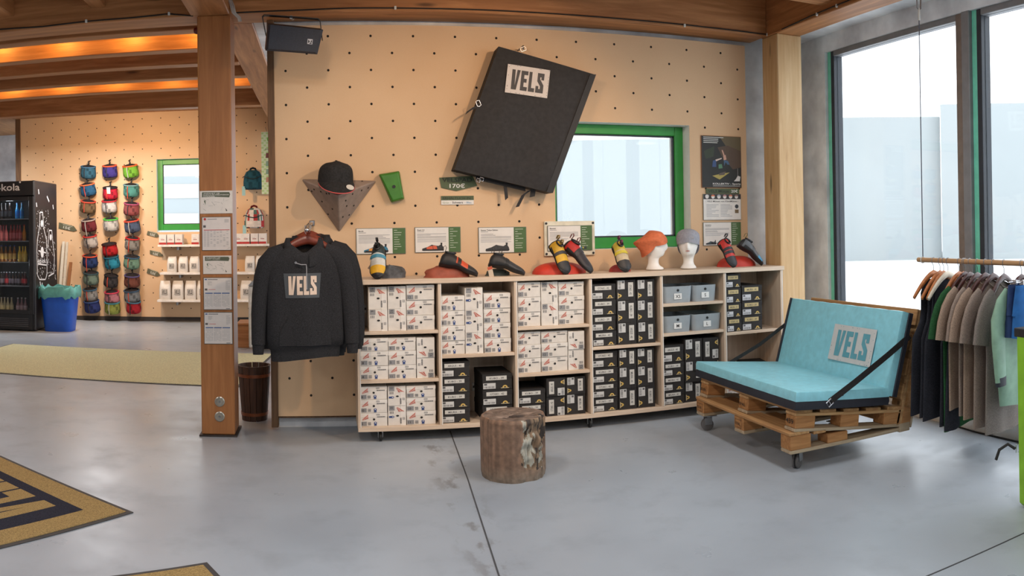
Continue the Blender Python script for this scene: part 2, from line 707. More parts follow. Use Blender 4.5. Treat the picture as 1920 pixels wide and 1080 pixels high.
def disc_ring(mb, x, y, z, r, n=10):
    mb.poly([(x + r * math.cos(2 * math.pi * k / n), y, z + r * math.sin(2 * math.pi * k / n)) for k in range(n)])


M_HOLE = mat('dark_bolt_hole', (28, 22, 18), 0.9)


def holes(parent, x0, x1, z0, z1, Y, xs, zs, avoid, dx=.313, dz=.1249):
    b = MB()
    r = 0
    while zs - r * dz > z0 + .03:
        z = zs - r * dz
        c = 0 if r % 2 == 0 else .5
        c -= 40
        while xs + c * dx < x1 - .03:
            x = xs + c * dx
            if x > x0 + .03 and not (avoid[0] - .03 < x < avoid[1] + .03 and avoid[2] - .03 < z < avoid[3] + .03):
                disc_ring(b, x, Y - 0.0012, z, .0095)
            c += 1
        r += 1
    o = b.build('bolt_holes', M_HOLE, parent)
    o['kind'] = 'stuff'
    return o


holes(wall_back, -0.36, 3.40, 0.10, 2.955, WALLY, -0.881 * .313, 2.874, (WX0, WX1, WZ0, WZ1))


def framed_window(name, x0, x1, z0, z1, Y, bar, label, depth=.06):
    w = thing(name, label, 'window', ((x0 + x1) / 2, Y, z0), kind='structure')
    for nm, q in (('frame_bar', (x0, x0 + bar, z0, z1)), ('frame_bar', (x1 - bar, x1, z0, z1)),
                  ('frame_bar', (x0 + bar, x1 - bar, z0, z0 + bar * 1.15)), ('frame_bar', (x0 + bar, x1 - bar, z1 - bar, z1))):
        b = MB()
        b.box(q[0], q[1], Y, Y + depth, q[2], q[3], b=.004)
        b.build(nm, M_GREEN, w)
    g = .012
    b = MB()
    xi0, xi1, zi0, zi1 = x0 + bar, x1 - bar, z0 + bar * 1.15, z1 - bar
    b.box(xi0, xi0 + g, Y + .02, Y + .05, zi0, zi1)
    b.box(xi1 - g, xi1, Y + .02, Y + .05, zi0, zi1)
    b.box(xi0, xi1, Y + .02, Y + .05, zi0, zi0 + g)
    b.box(xi0, xi1, Y + .02, Y + .05, zi1 - g, zi1)
    b.build('gasket', M_DARKALU, w)
    b = MB()
    b.box(xi0, xi1, Y + .03, Y + .038, zi0, zi1)
    b.build('pane', M_GLASS, w)
    return w


framed_window('window_1', 1.70, 2.868, 1.278, 2.26, 6.03, .075, 'green framed window in the drilled wall below the hanging black pad')

# ---------------------------------------------------------------- far wall with the chalk bags
FARY = 13.0
FX0, FX1, FZ0, FZ1 = -2.745, -1.60, 1.46, 2.66
b = MB()
holed(b, -5.2, 0.2, FARY + .03, FARY + .35, 0.0, 3.75, FX0 - .03, FX1 + .03, FZ0 - .03, FZ1 + .03)
wall_far = struct('wall_far', b, M_CONC, 'far wall of the hall carrying chalk bags and small shelves', 'wall')
b = MB()
holed(b, -5.13, 0.2, FARY, FARY + .03, 0.06, 3.75, FX0, FX1, FZ0, FZ1)
b.build('climbing_panel', M_WALL, wall_far)
holes(wall_far, -5.13, 0.0, 0.06, 3.6, FARY, -5.13 + .12, 3.46, (FX0, FX1, FZ0, FZ1))
b = MB()
b.box(-5.22, -5.13, FARY - .02, FARY + .30, 0, 3.75, b=.004)
b.build('edge_batten', M_EDGE, wall_far)
b = MB()
holed(b, FX0 - .004, FX1 + .004, FARY + .003, FARY + .35, FZ0 - .012, FZ1 + .012, FX0 + .001, FX1 - .001, FZ0 + .001, FZ1 - .001)
b.build('window_reveal', M_WHITE, wall_far)
framed_window('window_2', FX0, FX1, FZ0 + .03, FZ1, FARY + .10, .085, 'green framed window in the far chalk bag wall beside the wooden post')
b = MB()
b.box(-5.13, 0.2, FARY - .018, FARY, 0.0, 0.07)
struct('baseboard_far', b, mat('dark_baseboard', (52, 46, 42), 0.7), 'dark low baseboard along the far chalk bag wall', 'baseboard')
b = MB()
b.box(-9.5, -5.2, 15.0, 15.2, 0, 4.0)
struct('wall_rear', b, M_CONC, 'bare grey concrete wall far behind the drinks fridge', 'wall')
b = MB()
b.box(-9.6, 4.13, -3.6, -3.5, 0, 3.6)
struct('wall_front', b, mat('grey_rear_wall', (150, 148, 146), .85), 'plain grey wall behind the viewpoint', 'wall')
b = MB()
b.box(-9.6, -9.5, -3.5, 15.2, 0, 3.6)
struct('wall_left', b, mat('plain_light_wall', (205, 200, 192), 0.8), 'plain light side wall outside the picture', 'wall')

# ---------------------------------------------------------------- window side on the right
RX = 4.05
b = MB()
b.box(4.0, 4.13, 5.59, 6.0, 0, 3.45)
b.box(4.0, 4.13, -3.5, 5.59, 2.90, 3.45)
b.box(4.0, 4.13, -3.5, -3.2, 0, 2.90)
b.box(3.74, 4.0, -3.5, 6.0, 3.045, 3.45)
wall_right = struct('wall_right', b, M_CONC, 'grey concrete pier and lintel around the tall windows', 'wall')
b = MB()
b.box(4.0, 4.15, -3.2, 5.59, -0.05, 0.10, b=.004)
b.build('window_sill', M_WHITE, wall_right)


def tall_window(name, y0, y1, label):
    """glazing between y0 (near) and y1 (far) in the plane X = RX"""
    w = thing(name, label, 'window', (RX, (y0 + y1) / 2, 0.1), kind='structure')
    z0, z1 = 0.10, 2.90
    for q, m, nm in (((y1 + .045, y1 + .09), M_TEAL, 'seal_strip'), ((y1, y1 + .045), M_DARKALU, 'gasket'),
                     ((y0 - .045, y0), M_DARKALU, 'gasket'), ((y0 - .075, y0 - .045), M_SEALG, 'seal_strip')):
        b = MB()
        b.box(RX - .03, RX + .06, q[0], q[1], z0, z1, b=.003)
        b.build(nm, m, w)
    b = MB()
    b.box(RX - .035, RX + .06, y0, y1, z1 - .045, z1, b=.003)
    b.box(RX - .035, RX + .06, y0, y1, z0, z0 + .06, b=.003)
    b.build('frame_bar', M_ALU, w)
    b = MB()
    b.box(RX, RX + .012, y0, y1, z0 + .06, z1 - .045)
    b.build('pane', M_GLASS, w)
    return w


tall_window('window_3', 4.03, 5.49, 'tall clear window between the grey concrete pier and the mullion')
tall_window('window_4', 2.10, 3.79, 'tall clear window nearer than the mullion, behind the clothes rail')
tall_window('window_5', 0.20, 1.86, 'tall window along the same side, beyond the picture edge')
tall_window('window_6', -1.70, -0.04, 'last tall window along the side, behind the viewpoint')
for i, (y0, y1) in enumerate(((3.88, 3.955), (1.95, 2.025), (0.05, 0.125))):
    b = MB()
    b.box(RX - .06, RX + .10, y0, y1, 0.10, 2.90, b=.004)
    struct('trim_%d' % (i + 1), b, M_ALU, ['grey vertical mullion between the two tall windows', 'grey mullion just outside the picture on the window side',
                                          'grey mullion beside the viewpoint on the window side'][i], 'mullion')
b = MB()
b.box(RX - .04, RX + .10, 3.955, 4.03, 0.10, 2.90, b=.004)
struct('trim_4', b, mat('taupe_window_profile', (126, 112, 102), 0.5), 'taupe vertical window profile next to the mullion', 'mullion')
b = MB()
b.box(4.0, 4.2, -3.2, -1.775, 0.10, 2.90)
struct('wall_side', b, M_CONC, 'concrete strip at the end of the window side', 'wall')

# ---------------------------------------------------------------- timber frame
def beam(name, q, axis, label, bev=.006):
    b = MB()
    b.box(*q, b=bev)
    return struct(name, b, M_BEAM[axis], label, 'beam')


beam('beam_front', (-9.4, 3.49, 5.70, 5.97, 3.0, 3.44), 'x', 'long main timber beam running above the drilled wall')
beam('beam_right', (3.49, 3.73, -3.4, 5.79, 3.0, 3.44), 'y', 'timber beam running above the tall windows')
beam('beam_post', (-0.94, -0.66, -3.4, 5.70, 3.0, 3.44), 'y', 'timber beam coming forward from the top of the post')
beam('beam_rear', (-0.77, -0.52, 5.97, 12.9, 3.0, 3.44), 'y', 'pale timber beam running back from the post to the far wall')
beam('beam_far', (-9.4, -0.77, 9.85, 10.02, 3.0, 3.40), 'x', 'deep timber beam in front of the far chalk bag wall')
for i, (y, lab) in enumerate(((6.08, 'first ceiling joist right behind the main beam'), (6.73, 'ceiling joist with a bright orange lit face, nearest to the main beam'),
                              (7.33, 'dark ceiling joist third behind the main beam'), (7.97, 'dark ceiling joist fourth behind the main beam'),
                              (8.55, 'ceiling joist with a bright orange lit face, farther back'), (11.0, 'ceiling joist high up just before the far wall'),
                              (12.2, 'last ceiling joist touching the far wall'))):
    zz = 3.0 if y < 10 else 3.36
    beam('joist', (-9.4, -0.77, y, y + .14, zz, 3.44 if y > 10 else 3.30), 'x', lab)
for i in range(12):
    x = -1.68 - .72 * i
    if x > -9.3:
        beam('joist', (x, x + .11, -3.4, 5.70, 3.11, 3.40), 'y', 'joist of the front bay ending on the main beam, number %d counted out from the post' % (i + 1) if i > 1 else
             ['joist of the front bay ending on the main beam, next to the post', 'joist of the front bay ending on the main beam at the picture edge'][i])
for i in range(6):
    y = 4.77 - 1.3 * i
    beam('joist', (-0.66, 3.49, y, y + .14, 3.07, 3.38), 'x', ['joist meeting the window side beam in the upper corner'][0] if i == 0 else 'joist of the front bay outside the picture, %d bays nearer' % i)
b = MB()
b.box(-9.5, 4.0, -3.5, 15.0, 3.44, 3.6)
struct('ceiling', b, wood('ceiling_boards', (190, 140, 92), (140, 96, 58), 'y', 0.7), 'timber board ceiling above the joists', 'ceiling')

# wooden post with its steel foot
post = thing('post', 'square glued timber post with notices pinned on its front', 'post', (-0.776, 5.83, 0), kind='structure')
b = MB()
b.box(-0.895, -0.657, 5.70, 5.97, 0.012, 3.0, b=.008)
b.build('shaft', wood('glulam_post', (178, 118, 68), (142, 88, 44), 'z', 0.5), post)
b = MB()
b.box(-0.91, -0.64, 5.685, 5.99, 0.0, 0.012)
b.build('base_plate', mat('rusty_dark_steel', (74, 66, 62), 0.6, 0.6, vary=.2), post)
b = MB()
b.box(3.50, 3.735, 5.55, 5.79, 0.0, 3.0, b=.006)
struct('column_corner', b, wood('spruce_column', (222, 192, 146), (192, 150, 100), 'z', 0.5), 'timber corner column between the drilled wall and the windows', 'column')

# ---------------------------------------------------------------- what stands outside
M_GROUND = mat('pale_paving', (226, 228, 230), 0.9, vary=.05, scale=.5)
b = MB()
b.box(4.35, 120, -60, 120, -0.25, -0.15)
b.box(-60, 4.35, 15.4, 120, -0.25, -0.15)
b.box(-0.3, 4.35, 6.35, 15.4, -0.25, -0.15)
struct('ground_outside', b, M_GROUND, 'pale paved yard seen through the windows', 'ground')
M_HALL = mat('pale_blue_facade', (159, 165, 166), 0.9, vary=.02, scale=.2)
M_LIT = mat('cream_panel', (206, 200, 190), 0.8, vary=.02)


def facade(name, q, label, panels=(), m=M_HALL):
    t = thing(name, label, 'building', ((q[0] + q[1]) / 2, (q[2] + q[3]) / 2, q[4]), kind='structure')
    b = MB()
    b.box(*q)
    b.build('wall', m, t)
    for p in panels:
        b = MB()
        b.box(*p)
        b.build('window', M_LIT, t)
    return t


def at_range(px, py, rng):
    r = ray(px, py)
    return EYEP + r * (rng / math.hypot(r.x, r.y))


def far_block(name, pxa, pxb, ytop, rng, label, panels=(), depth=6.0):
    """a building whose front runs between two sight lines at about the same range"""
    a, c = at_range(pxa, 400, rng), at_range(pxb, 400, rng)
    top = at_range((pxa + pxb) / 2, ytop, rng).z
    a.z = c.z = -0.2
    u = (c - a)
    ln = u.length
    u.normalize()
    n = Vector((-u.y, u.x, 0))
    if n.dot(a) < 0:
        n = -n
    t = thing(name, label, 'building', (a + c) / 2, kind='structure')
    b = MB()
    b.prism([(0, 0), (ln, 0), (ln, top + .2), (0, top + .2)], a, u, (0, 0, 1), n * depth)
    b.build('wall', M_HALL, t)
    for (x0, y0, x1, y1) in panels:
        p, q = at_range(x0, y0, rng), at_range(x1, y1, rng)
        b = MB()
        o = p - n * .06
        d = (q - p).dot(u)
        b.prism([(0, 0), (d, 0), (d, q.z - p.z), (0, q.z - p.z)], o, u, (0, 0, 1), n * .1)
        b.build('window', M_LIT, t)
    return t


far_block('building', 1380, 1765, 222, 34, 'long pale industrial building seen through the tall window',
          [(1646, 284, 1658, 258), (1661, 282, 1672, 258), (1676, 284, 1699, 257)], 10)
far_block('building', 1766, 1990, 194, 33.5, 'taller pale block behind the window mullion', [], 10)
far_block('building', 1030, 1300, 262, 24, 'pale bluish hall front seen through the green framed window', [(1130, 352, 1166, 334)], 8)
far_block('building', 285, 440, 330, 46, 'pale multi-storey building seen through the far green window', [(300, 372, 372, 345), (300, 424, 372, 400)], 8)


# ================================================================ things on the drilled wall
INK = (60, 60, 62)
GREY = (150, 150, 152)
PAPER = (226, 222, 216)
SIGN = (74, 88, 58)


def board(name, label, cat, x0, z0, w, h, parts_fn, Y=WALLY, t=.006, base=(226, 222, 216), group=None, gap=.004, mname='sheet'):
    """a flat sheet hung on a wall facing the camera: thing > sheet, print"""
    th = thing(name, label, cat, (x0 + w / 2, Y - gap, z0), group=group)
    b = MB()
    b.box(x0, x0 + w, Y - gap - t, Y - gap + .004, z0, z0 + h, base, b=.0012)
    b.build(mname, M_PRINT, th)
    if parts_fn:
        for fn in (parts_fn if isinstance(parts_fn, list) else [parts_fn]):
            p = Print((x0, Y - gap - t, z0))
            fn(p, w, h)
            p.build('print', M_PRINT, th)
    return th


def rect_px(xa, ya, xb, yb, Y=WALLY):
    a, c = WY(xa, yb, Y), WY(xb, ya, Y)
    return a.x, a.z, c.x - a.x, c.z - a.z


# --- shoe drawings for the cards: (u along shoe 0..1, height) polygons
def shoe_icon(p, x, y, w, h, cols, layer=2):
    sole = [(0, .05), (.05, 0), (.95, 0), (1, .12), (.98, .3), (.7, .22), (.4, .2), (.1, .24)]
    body = [(0, .1), (.02, .3), (.25, .5), (.45, .8), (.55, .72), (.75, .62), (.88, .85), (.97, .5), (1, .15)]
    p.poly([(x + a * w, y + q * h) for a, q in body], cols[0], layer)
    p.poly([(x + a * w, y + q * h) for a, q in [(.2, .2), (.22, .46), (.48, .66), (.5, .2)]], cols[1], layer + 1)
    p.poly([(x + a * w, y + q * h) for a, q in [(.52, .2), (.5, .7), (.66, .62), (.7, .22)]], cols[2], layer + 1)
    p.poly([(x + a * w, y + q * h) for a, q in sole], (38, 38, 40), layer + 2)
    p.poly([(x + a * w, y + q * h) for a, q in [(.86, .7), (.84, 1.05), (.93, 1.05), (.92, .7)]], (40, 40, 42), layer + 2)


def info_card(title, icons, seed):
    def fn(p, w, h):
        gx = w * .735
        p.rect(.004, .004, w - .004, h - .004, PAPER)
        p.rect(gx, .003, w - .003, h - .003, (72, 104, 58), 1)
        p.text(title, w * .05, h * .86, h * .055, (40, 40, 42), 2)
        p.rect(w * .05, h * .81, w * .2, h * .83, GREY, 2)
        p.lines(w * .05, h * .74, w * .68, 2, h * .045, GREY, 2, .4, seed)
        p.lines(w * .05, h * .64, w * .68, 2, h * .045, GREY, 2, .4, seed + 1)
        p.lines(w * .05, h * .54, w * .68, 3, h * .05, (176, 176, 178), 2, .4, seed + 2)
        rr = random.Random(seed)
        for i in range(9):
            z = h * (.9 - i * .09)
            p.rect(gx + w * .03, z, gx + w * (.08 + rr.random() * .12), z + h * .018, (196, 206, 188), 2)
        for (u, v, s, cols) in icons:
            shoe_icon(p, w * u, h * v, w * s, h * s * .62, cols)
    return fn


K = (52, 52, 54)
cards = [
    ((668, 427, 760, 477), 'Bandit', [(.15, .06, .50, ((50, 120, 150), (222, 150, 70), (210, 205, 200)))], 'shoe card with a blue and orange shoe picture, leftmost of the row'),
    ((778, 425, 863, 474), 'Shark 2.0', [(.15, .07, .48, (K, (214, 96, 64), (214, 96, 64)))], 'shoe card with an orange and black shoe picture, second of the row'),
    ((897, 425, 986, 475), 'Sensor Tokyo Edition', [(.14, .07, .50, (K, (60, 60, 62), (56, 56, 58)))], 'shoe card with a plain black shoe picture, left of the window'),
]
for i, (q, ti, ic, lab) in enumerate(cards):
    x, z, w, h = rect_px(*q)
    board('info_card', lab, 'card', x, z, w, h, info_card(ti, ic, i * 7 + 1), group='shoe cards on the drilled wall', base=(120, 124, 116))
# fourth card sits on a small plywood board in front of the window corner
x, z, w, h = rect_px(1020, 414, 1113, 480)
tb = thing('backing_board', 'pale plywood board screwed across the lower window corner', 'board', (x + w / 2, WALLY - .02, z))
b = MB()
b.box(x, x + w, WALLY - .022, WALLY + .002, z, z + h, b=.002)
b.build('sheet', mat('cream_board', (216, 210, 190), .6), tb)
for u in (.035, .965):
    for v in (.06, .94):
        b = MB()
        c = (x + w * u, WALLY - .024, z + h * v)
        b.T = Matrix.Translation(c) @ Matrix.Rotation(R(90), 4, 'X')
        b.lathe([(.009, 0), (.009, .003), (.005, .004)], 10)
        b.build('screw', M_BLACK, tb)
x, z, w, h = rect_px(1027, 422, 1110, 471, WALLY - .03)
SM = [(.05, .06, .2, ((60, 50, 50), (222, 150, 60), (222, 170, 60))), (.36, .06, .2, ((60, 50, 56), (200, 80, 80), (70, 60, 64))), (.67, .06, .2, ((50, 60, 70), (60, 130, 160), (190, 180, 70)))]
board('info_card', 'shoe card with three small shoe pictures, on the board before the window', 'card', x, z, w, h, info_card('Element', SM, 50), WALLY - .0265,
      group='shoe cards on the drilled wall', base=(120, 124, 116), gap=0)
x, z, w, h = rect_px(1318, 416, 1388, 461)
board('info_card', 'shoe card with two dark shoe pictures, lowest sheet under the poster', 'card', x, z, w, h,
      info_card('Sensation', [(.06, .05, .28, ((62, 70, 76), (70, 90, 94), K)), (.4, .05, .28, ((66, 60, 66), (150, 70, 70), K))], 61), group='shoe cards on the drilled wall', base=(120, 124, 116))

# poster of climbers
x, z, w, h = rect_px(1315, 257, 1388, 352)


def poster(p, w, h):
    p.rect(.004, .004, w - .004, h - .004, (34, 36, 34))
    p.poly([(w * .45, h * .99), (w * .99, h * .99), (w * .99, h * .72), (w * .62, h * .80)], (96, 84, 58), 1)
    p.poly([(w * .40, h * .78), (w * .66, h * .82), (w * .99, h * .72), (w * .99, h * .40), (w * .78, h * .36), (w * .5, h * .62)], (84, 66, 52), 2)
    p.poly([(w * .06, h * .70), (w * .32, h * .80), (w * .30, h * .6), (w * .10, h * .55)], (48, 58, 40), 2)
    p.poly([(w * .54, h * .62), (w * .60, h * .64), (w * .62, h * .55), (w * .55, h * .53)], (206, 160, 140), 4)
    p.poly([(w * .50, h * .73), (w * .53, h * .73), (w * .58, h * .62), (w * .55, h * .61)], (206, 160, 140), 4)
    p.poly([(w * .55, h * .54), (w * .66, h * .52), (w * .70, h * .45), (w * .64, h * .45), (w * .60, h * .50), (w * .56, h * .42)], (70, 100, 130), 4)
    p.poly([(w * .28, h * .52), (w * .36, h * .54), (w * .36, h * .40), (w * .26, h * .40)], (60, 84, 130), 4)
    p.poly([(w * .34, h * .54), (w * .50, h * .58), (w * .50, h * .56), (w * .36, h * .51)], (210, 190, 180), 5)
    p.poly([(w * .42, h * .45), (w * .50, h * .46), (w * .52, h * .38), (w * .42, h * .37)], (84, 130, 100), 4)
    p.poly([(w * .26, h * .23), (w * .52, h * .28), (w * .70, h * .30), (w * .44, h * .16)], (170, 156, 84), 3)
    p.poly([(w * .44, h * .28), (w * .60, h * .32), (w * .56, h * .25), (w * .42, h * .24)], (96, 84, 76), 4)
    p.poly([(w * .80, h * .13), (w * .95, h * .13), (w * .97, h * .22), (w * .90, h * .24), (w * .86, h * .18)], (216, 214, 210), 4)
    p.rect(w * .90, h * .22, w * .905, h * .38, (200, 200, 200), 4)
    p.text('KOLLEKTIV - Sports', w * .27, h * .062, h * .034, (226, 224, 220), 5, width=w * .70)
    p.rect(w * .27, h * .030, w * .96, h * .042, (170, 170, 168), 5)
    for i, e in enumerate((.55, .42, .42, .40)):
        p.rect(w * .05, h * (.962 - i * .034), w * e, h * (.976 - i * .034), (206, 206, 202), 5)


board('poster', 'dark climbing poster with boulderers and a crash pad', 'poster', x, z, w, h, poster, base=(120, 80, 50))
x, z, w, h = rect_px(1323, 354, 1385, 363)
board('price_sign', 'narrow green price strip reading 20 euro under the poster', 'sign', x, z, w, h,
      [lambda p, w, h: p.text('VELS Mütze', w * .06, h * .25, h * .5, (30, 34, 26), 1, width=w * .62), lambda p, w, h: p.text('20€', w * .75, h * .22, h * .55, (230, 230, 226), 1, width=w * .2)], base=SIGN)
x, z, w, h = rect_px(1318, 364, 1388, 413)


def mset(p, w, h):
    p.rect(.003, .003, w - .003, h - .003, PAPER)
    p.rect(.003, h * .80, w - .003, h - .003, (44, 44, 46), 1)
    for i, c in enumerate(((216, 214, 210), (206, 116, 80), (170, 170, 176), (180, 130, 130), (200, 120, 90), (150, 120, 110))):
        cx = w * (.1 + i * .155)
        p.disc(cx, h * .89, w * .045, (226, 222, 216), 2, 10, h * .07)
        p.disc(cx, h * .91, w * .05, c, 3, 8, h * .065, 0, 180)
    p.text('- VELS Mützen von KlettMützen -', w * .06, h * .69, h * .06, (70, 70, 70), 2, width=w * .88)
    p.lines(w * .08, h * .60, w * .40, 9, h * .055, (178, 178, 178), 2, .45, 5)
    p.lines(w * .45, h * .60, w * .76, 9, h * .055, (178, 178, 178), 2, .45, 6)
    p.disc(w * .88, h * .52, w * .05, (60, 64, 70), 2, 10)
    p.rect(w * .83, h * .26, w * .93, h * .40, (120, 100, 70), 2)


board('info_sheet', 'white text sheet with a strip of hat pictures along its top', 'sheet', x, z, w, h, mset, base=(120, 124, 116))

# price signs below the black pad
a, c = WY(824, 345, WALLY), WY(895, 332, WALLY)
pts = [(824, 333), (886, 330), (895, 348), (856, 358), (828, 352)]
w3 = [WY(px_, py_, WALLY - .01) for px_, py_ in pts]
t = thing('price_sign', 'green angular price sign reading 170 euro below the black pad', 'sign', (sum(p.x for p in w3) / 5, WALLY - .01, min(p.z for p in w3)))
b = MB()
b.loft([w3, [p + Vector((0, .013, 0)) for p in w3]], True, True, SIGN)
b.build('sheet', M_PRINT, t)
p = Print((0, WALLY - .01, 0))
o = WY(829, 344.5, WALLY - .01)
p.text('VELSPAD', o.x, o.z + .012, .032, (30, 34, 26), 1, width=.225)
p.build('lettering', M_PRINT, t)
p = Print((0, WALLY - .01, 0))
p.text('170€', o.x + .055, o.z - .031, .030, (222, 222, 218), 1, width=.115)
p.build('price_figure', M_PRINT, t)
x, z, w, h = rect_px(827, 367, 888, 384, WALLY - .006)
board('price_sign', 'small green and white strip listing the available pad colours', 'sign', x, z, w, h,
      lambda p, w, h: (p.rect(0, h * .5, w, h, SIGN), p.text('ERHÄLTLICH IN:', w * .06, h * .62, h * .24, (34, 38, 28), 1, width=w * .86),
                       p.text('Grün - ', w * .05, h * .14, h * .2, (160, 170, 140), 1, width=w * .25), p.text('Schwarz', w * .34, h * .14, h * .22, (40, 40, 40), 1, width=w * .33),
                       p.text('- Blau', w * .72, h * .14, h * .2, (130, 160, 180), 1, width=w * .2)), base=(224, 220, 214))

# --- grey triangular volume
L, Rr, B, Ap = WY(563, 335, WALLY), WY(708, 338, WALLY), WY(636, 437, WALLY), WY(634, 367, WALLY - .30)
L.y = Rr.y = B.y = WALLY - .001
vol = thing('climbing_volume', 'large grey triangular climbing volume carrying the black cap', 'volume', (B.x, WALLY - .05, B.z))
b = MB()
n = b.add([L, Rr, B, Ap])
for q in ((0, 1, 3), (1, 2, 3), (2, 0, 3), (0, 2, 1)):
    b.face([n + i for i in q])
M_VOL = mat('grey_grp_volume', (146, 128, 116), .75, vary=.06, scale=20, bump=.3, bscale=400)
o = b.build('body', M_VOL, vol)
md = o.modifiers.new('bevel', 'BEVEL')
md.width = .012
md.segments = 3


def on_tri(A, B_, C_, u, v):
    return A * (1 - u - v) + B_ * u + C_ * v


nL = (B - L).cross(Ap - L).normalized()
nR = (Ap - Rr).cross(B - Rr).normalized()
nT = (Ap - L).cross(Rr - L).normalized()
for tri, nn, uv in (((L, Ap, B), nL, [(.25, .12), (.45, .1), (.62, .08), (.1, .2), (.22, .35), (.42, .42), (.1, .62), (.72, .05)]),
                    ((Rr, Ap, B), nR, [(.15, .1), (.32, .1), (.55, .1), (.2, .42), (.45, .35), (.12, .62), (.62, .2), (.3, .6)]),
                    ((L, Rr, Ap), nT, [(.76, .08), (.2, .1)])):
    if nn.y > 0 and nn is not nT:
        nn = -nn
    if nn is nT and nn.z < 0:
        nn = -nn
    for u, v in uv:
        c = on_tri(*tri, u, v) + nn * .0015
        q = nn.to_track_quat('Z', 'Y').to_matrix().to_4x4()
        b = MB(Matrix.Translation(c) @ q)
        b.lathe([(.007, -.002), (.007, .0005)], 8)
        b.build('bolt_hole', M_HOLE, vol)

# --- green hold: tapering wedge
hold = thing('climbing_hold', 'bright green tapered climbing hold bolted beside the grey volume', 'hold', WY(735, 378, WALLY))
back = [WY(*q, WALLY) for q in ((710, 327), (749, 321), (758, 374), (733, 380))]
front = [WY(*q, WALLY - .075) for q in ((713, 329), (747, 323), (756, 371), (736, 377))]
b = MB()
mid = [a_.lerp(f_, .6) + Vector(((a_ - sum(back, Vector()) / 4) * .06)) for a_, f_ in zip(back, front)]


def dense(r):
    out = []
    for i in range(4):
        for k in range(3):
            out.append(r[i].lerp(r[(i + 1) % 4], k / 3))
    return out


b.loft([dense(back), dense(mid), dense(front)], True, True)
M_HOLD = mat('green_resin', (54, 116, 30), .45, vary=.08, bump=.2, bscale=300)
o = b.build('body', M_HOLD, hold, 60)
md = o.modifiers.new('bevel', 'BEVEL')
md.width = .008
md.segments = 2
cc = sum(front, Vector()) / 4
b = MB(Matrix.Translation(cc + Vector((.002, -.001, 0))) @ Matrix.Rotation(R(90), 4, 'X'))
b.lathe([(.012, 0), (.012, .004), (.007, .004), (.007, .001)], 12)
b.build('bolt', M_BLACK, hold)

# --- loudspeaker on a bracket under the beam
sp = thing('loudspeaker', 'black loudspeaker hanging in a bracket under the main beam', 'loudspeaker', (-.15, 5.45, 2.62))
SY = 5.38


def spk(px_, py_, y):
    return WY(px_, py_, y)


fr = [spk(503, 45, SY), spk(606, 56, SY), spk(595, 102, SY), spk(498, 95, SY)]
bk = [p + Vector((-.02, .20, .06)) for p in fr]
cf = sum(fr, Vector()) / 4
fr2 = [cf + (p - cf) * .9 + Vector((0, -.025, 0)) for p in fr]
b = MB()
b.loft([bk, fr], True, True)
b.build('cabinet', M_BLACK, sp)
b = MB()
b.loft([fr, fr2], False, True)
b.build('grille', mat('dark_blue_grille', (40, 44, 54), .55, vary=.2, scale=300, bump=.4, bscale=500), sp)
u = (fr[1] - fr[0]).normalized()
v = (fr[0] - fr[3]).normalized()
lg = fr2[3].lerp(fr2[2], .82) + v * .05 - Vector((0, .002, 0))
p = Print(lg, u, v, (0, -1, 0))
p.rect(0, 0, .034, .034, (200, 200, 205))
p.poly([(.004, .004), (.017, .017), (.004, .03)], (30, 30, 34), 1)
p.poly([(.012, .003), (.022, .014), (.031, .003)], (30, 30, 34), 1)
p.poly([(.03, .008), (.03, .03), (.02, .02)], (30, 30, 34), 1)
p.build('badge', M_PRINT, sp)
b = MB()
la, ra = fr[0].lerp(fr[3], .45) + Vector((-.012, .07, .02)), fr[1].lerp(fr[2], .45) + Vector((.012, .07, .02))
lt, rt = spk(492, 29, 5.45), spk(600, 36, 5.45)
b.ribbon([la, lt + Vector((0, 0, -.01)), lt + Vector((.012, 0, 0)), rt + Vector((-.012, 0, 0)), rt + Vector((0, 0, -.01)), ra], .035, .006, (0, 1, 0))
b.build('bracket', M_BLACK, sp)
b = MB()
b.tube([lt.lerp(rt, .5), lt.lerp(rt, .5) + Vector((0, .27, 0.06))], .012, 8)
b.build('mounting_bolt', M_STEEL, sp)

# --- black crash pad hung from the wall
PADY = WALLY - .16
q = [WY(935, 87, PADY), WY(1116, 140, PADY), WY(1035, 362, PADY), WY(852, 318, PADY)]      # front face corners, clockwise from top left
pad = thing('crash_pad', 'black folded crash pad hanging askew high on the drilled wall', 'crash pad', (q[3].x + .3, WALLY, q[2].z))


def pad_surface(q, thick, nu=20, nv=24, bulge=.012, seed=3, y_back=None):
    rr = random.Random(seed)
    ph = [rr.random() * 6 for _ in range(6)]
    rows = []
    for j in range(nv + 1):
        row = []
        for i in range(nu + 1):
            s, t_ = i / nu, j / nv
            p = (q[0] * (1 - s) + q[1] * s) * (1 - t_) + (q[3] * (1 - s) + q[2] * s) * t_
            e = min(s, 1 - s, t_, 1 - t_)
            d = bulge * min(1, e * 9)
            d += .006 * math.sin(9 * (s * 1.2 - t_ * .4) + ph[0]) * min(1, e * 6) * (.3 + s)
            d += .004 * math.sin(17 * (s * .5 + t_ * .2) + ph[1]) * min(1, e * 6)
            row.append(p + Vector((0, -d, 0)))
        rows.append(row)
    return rows


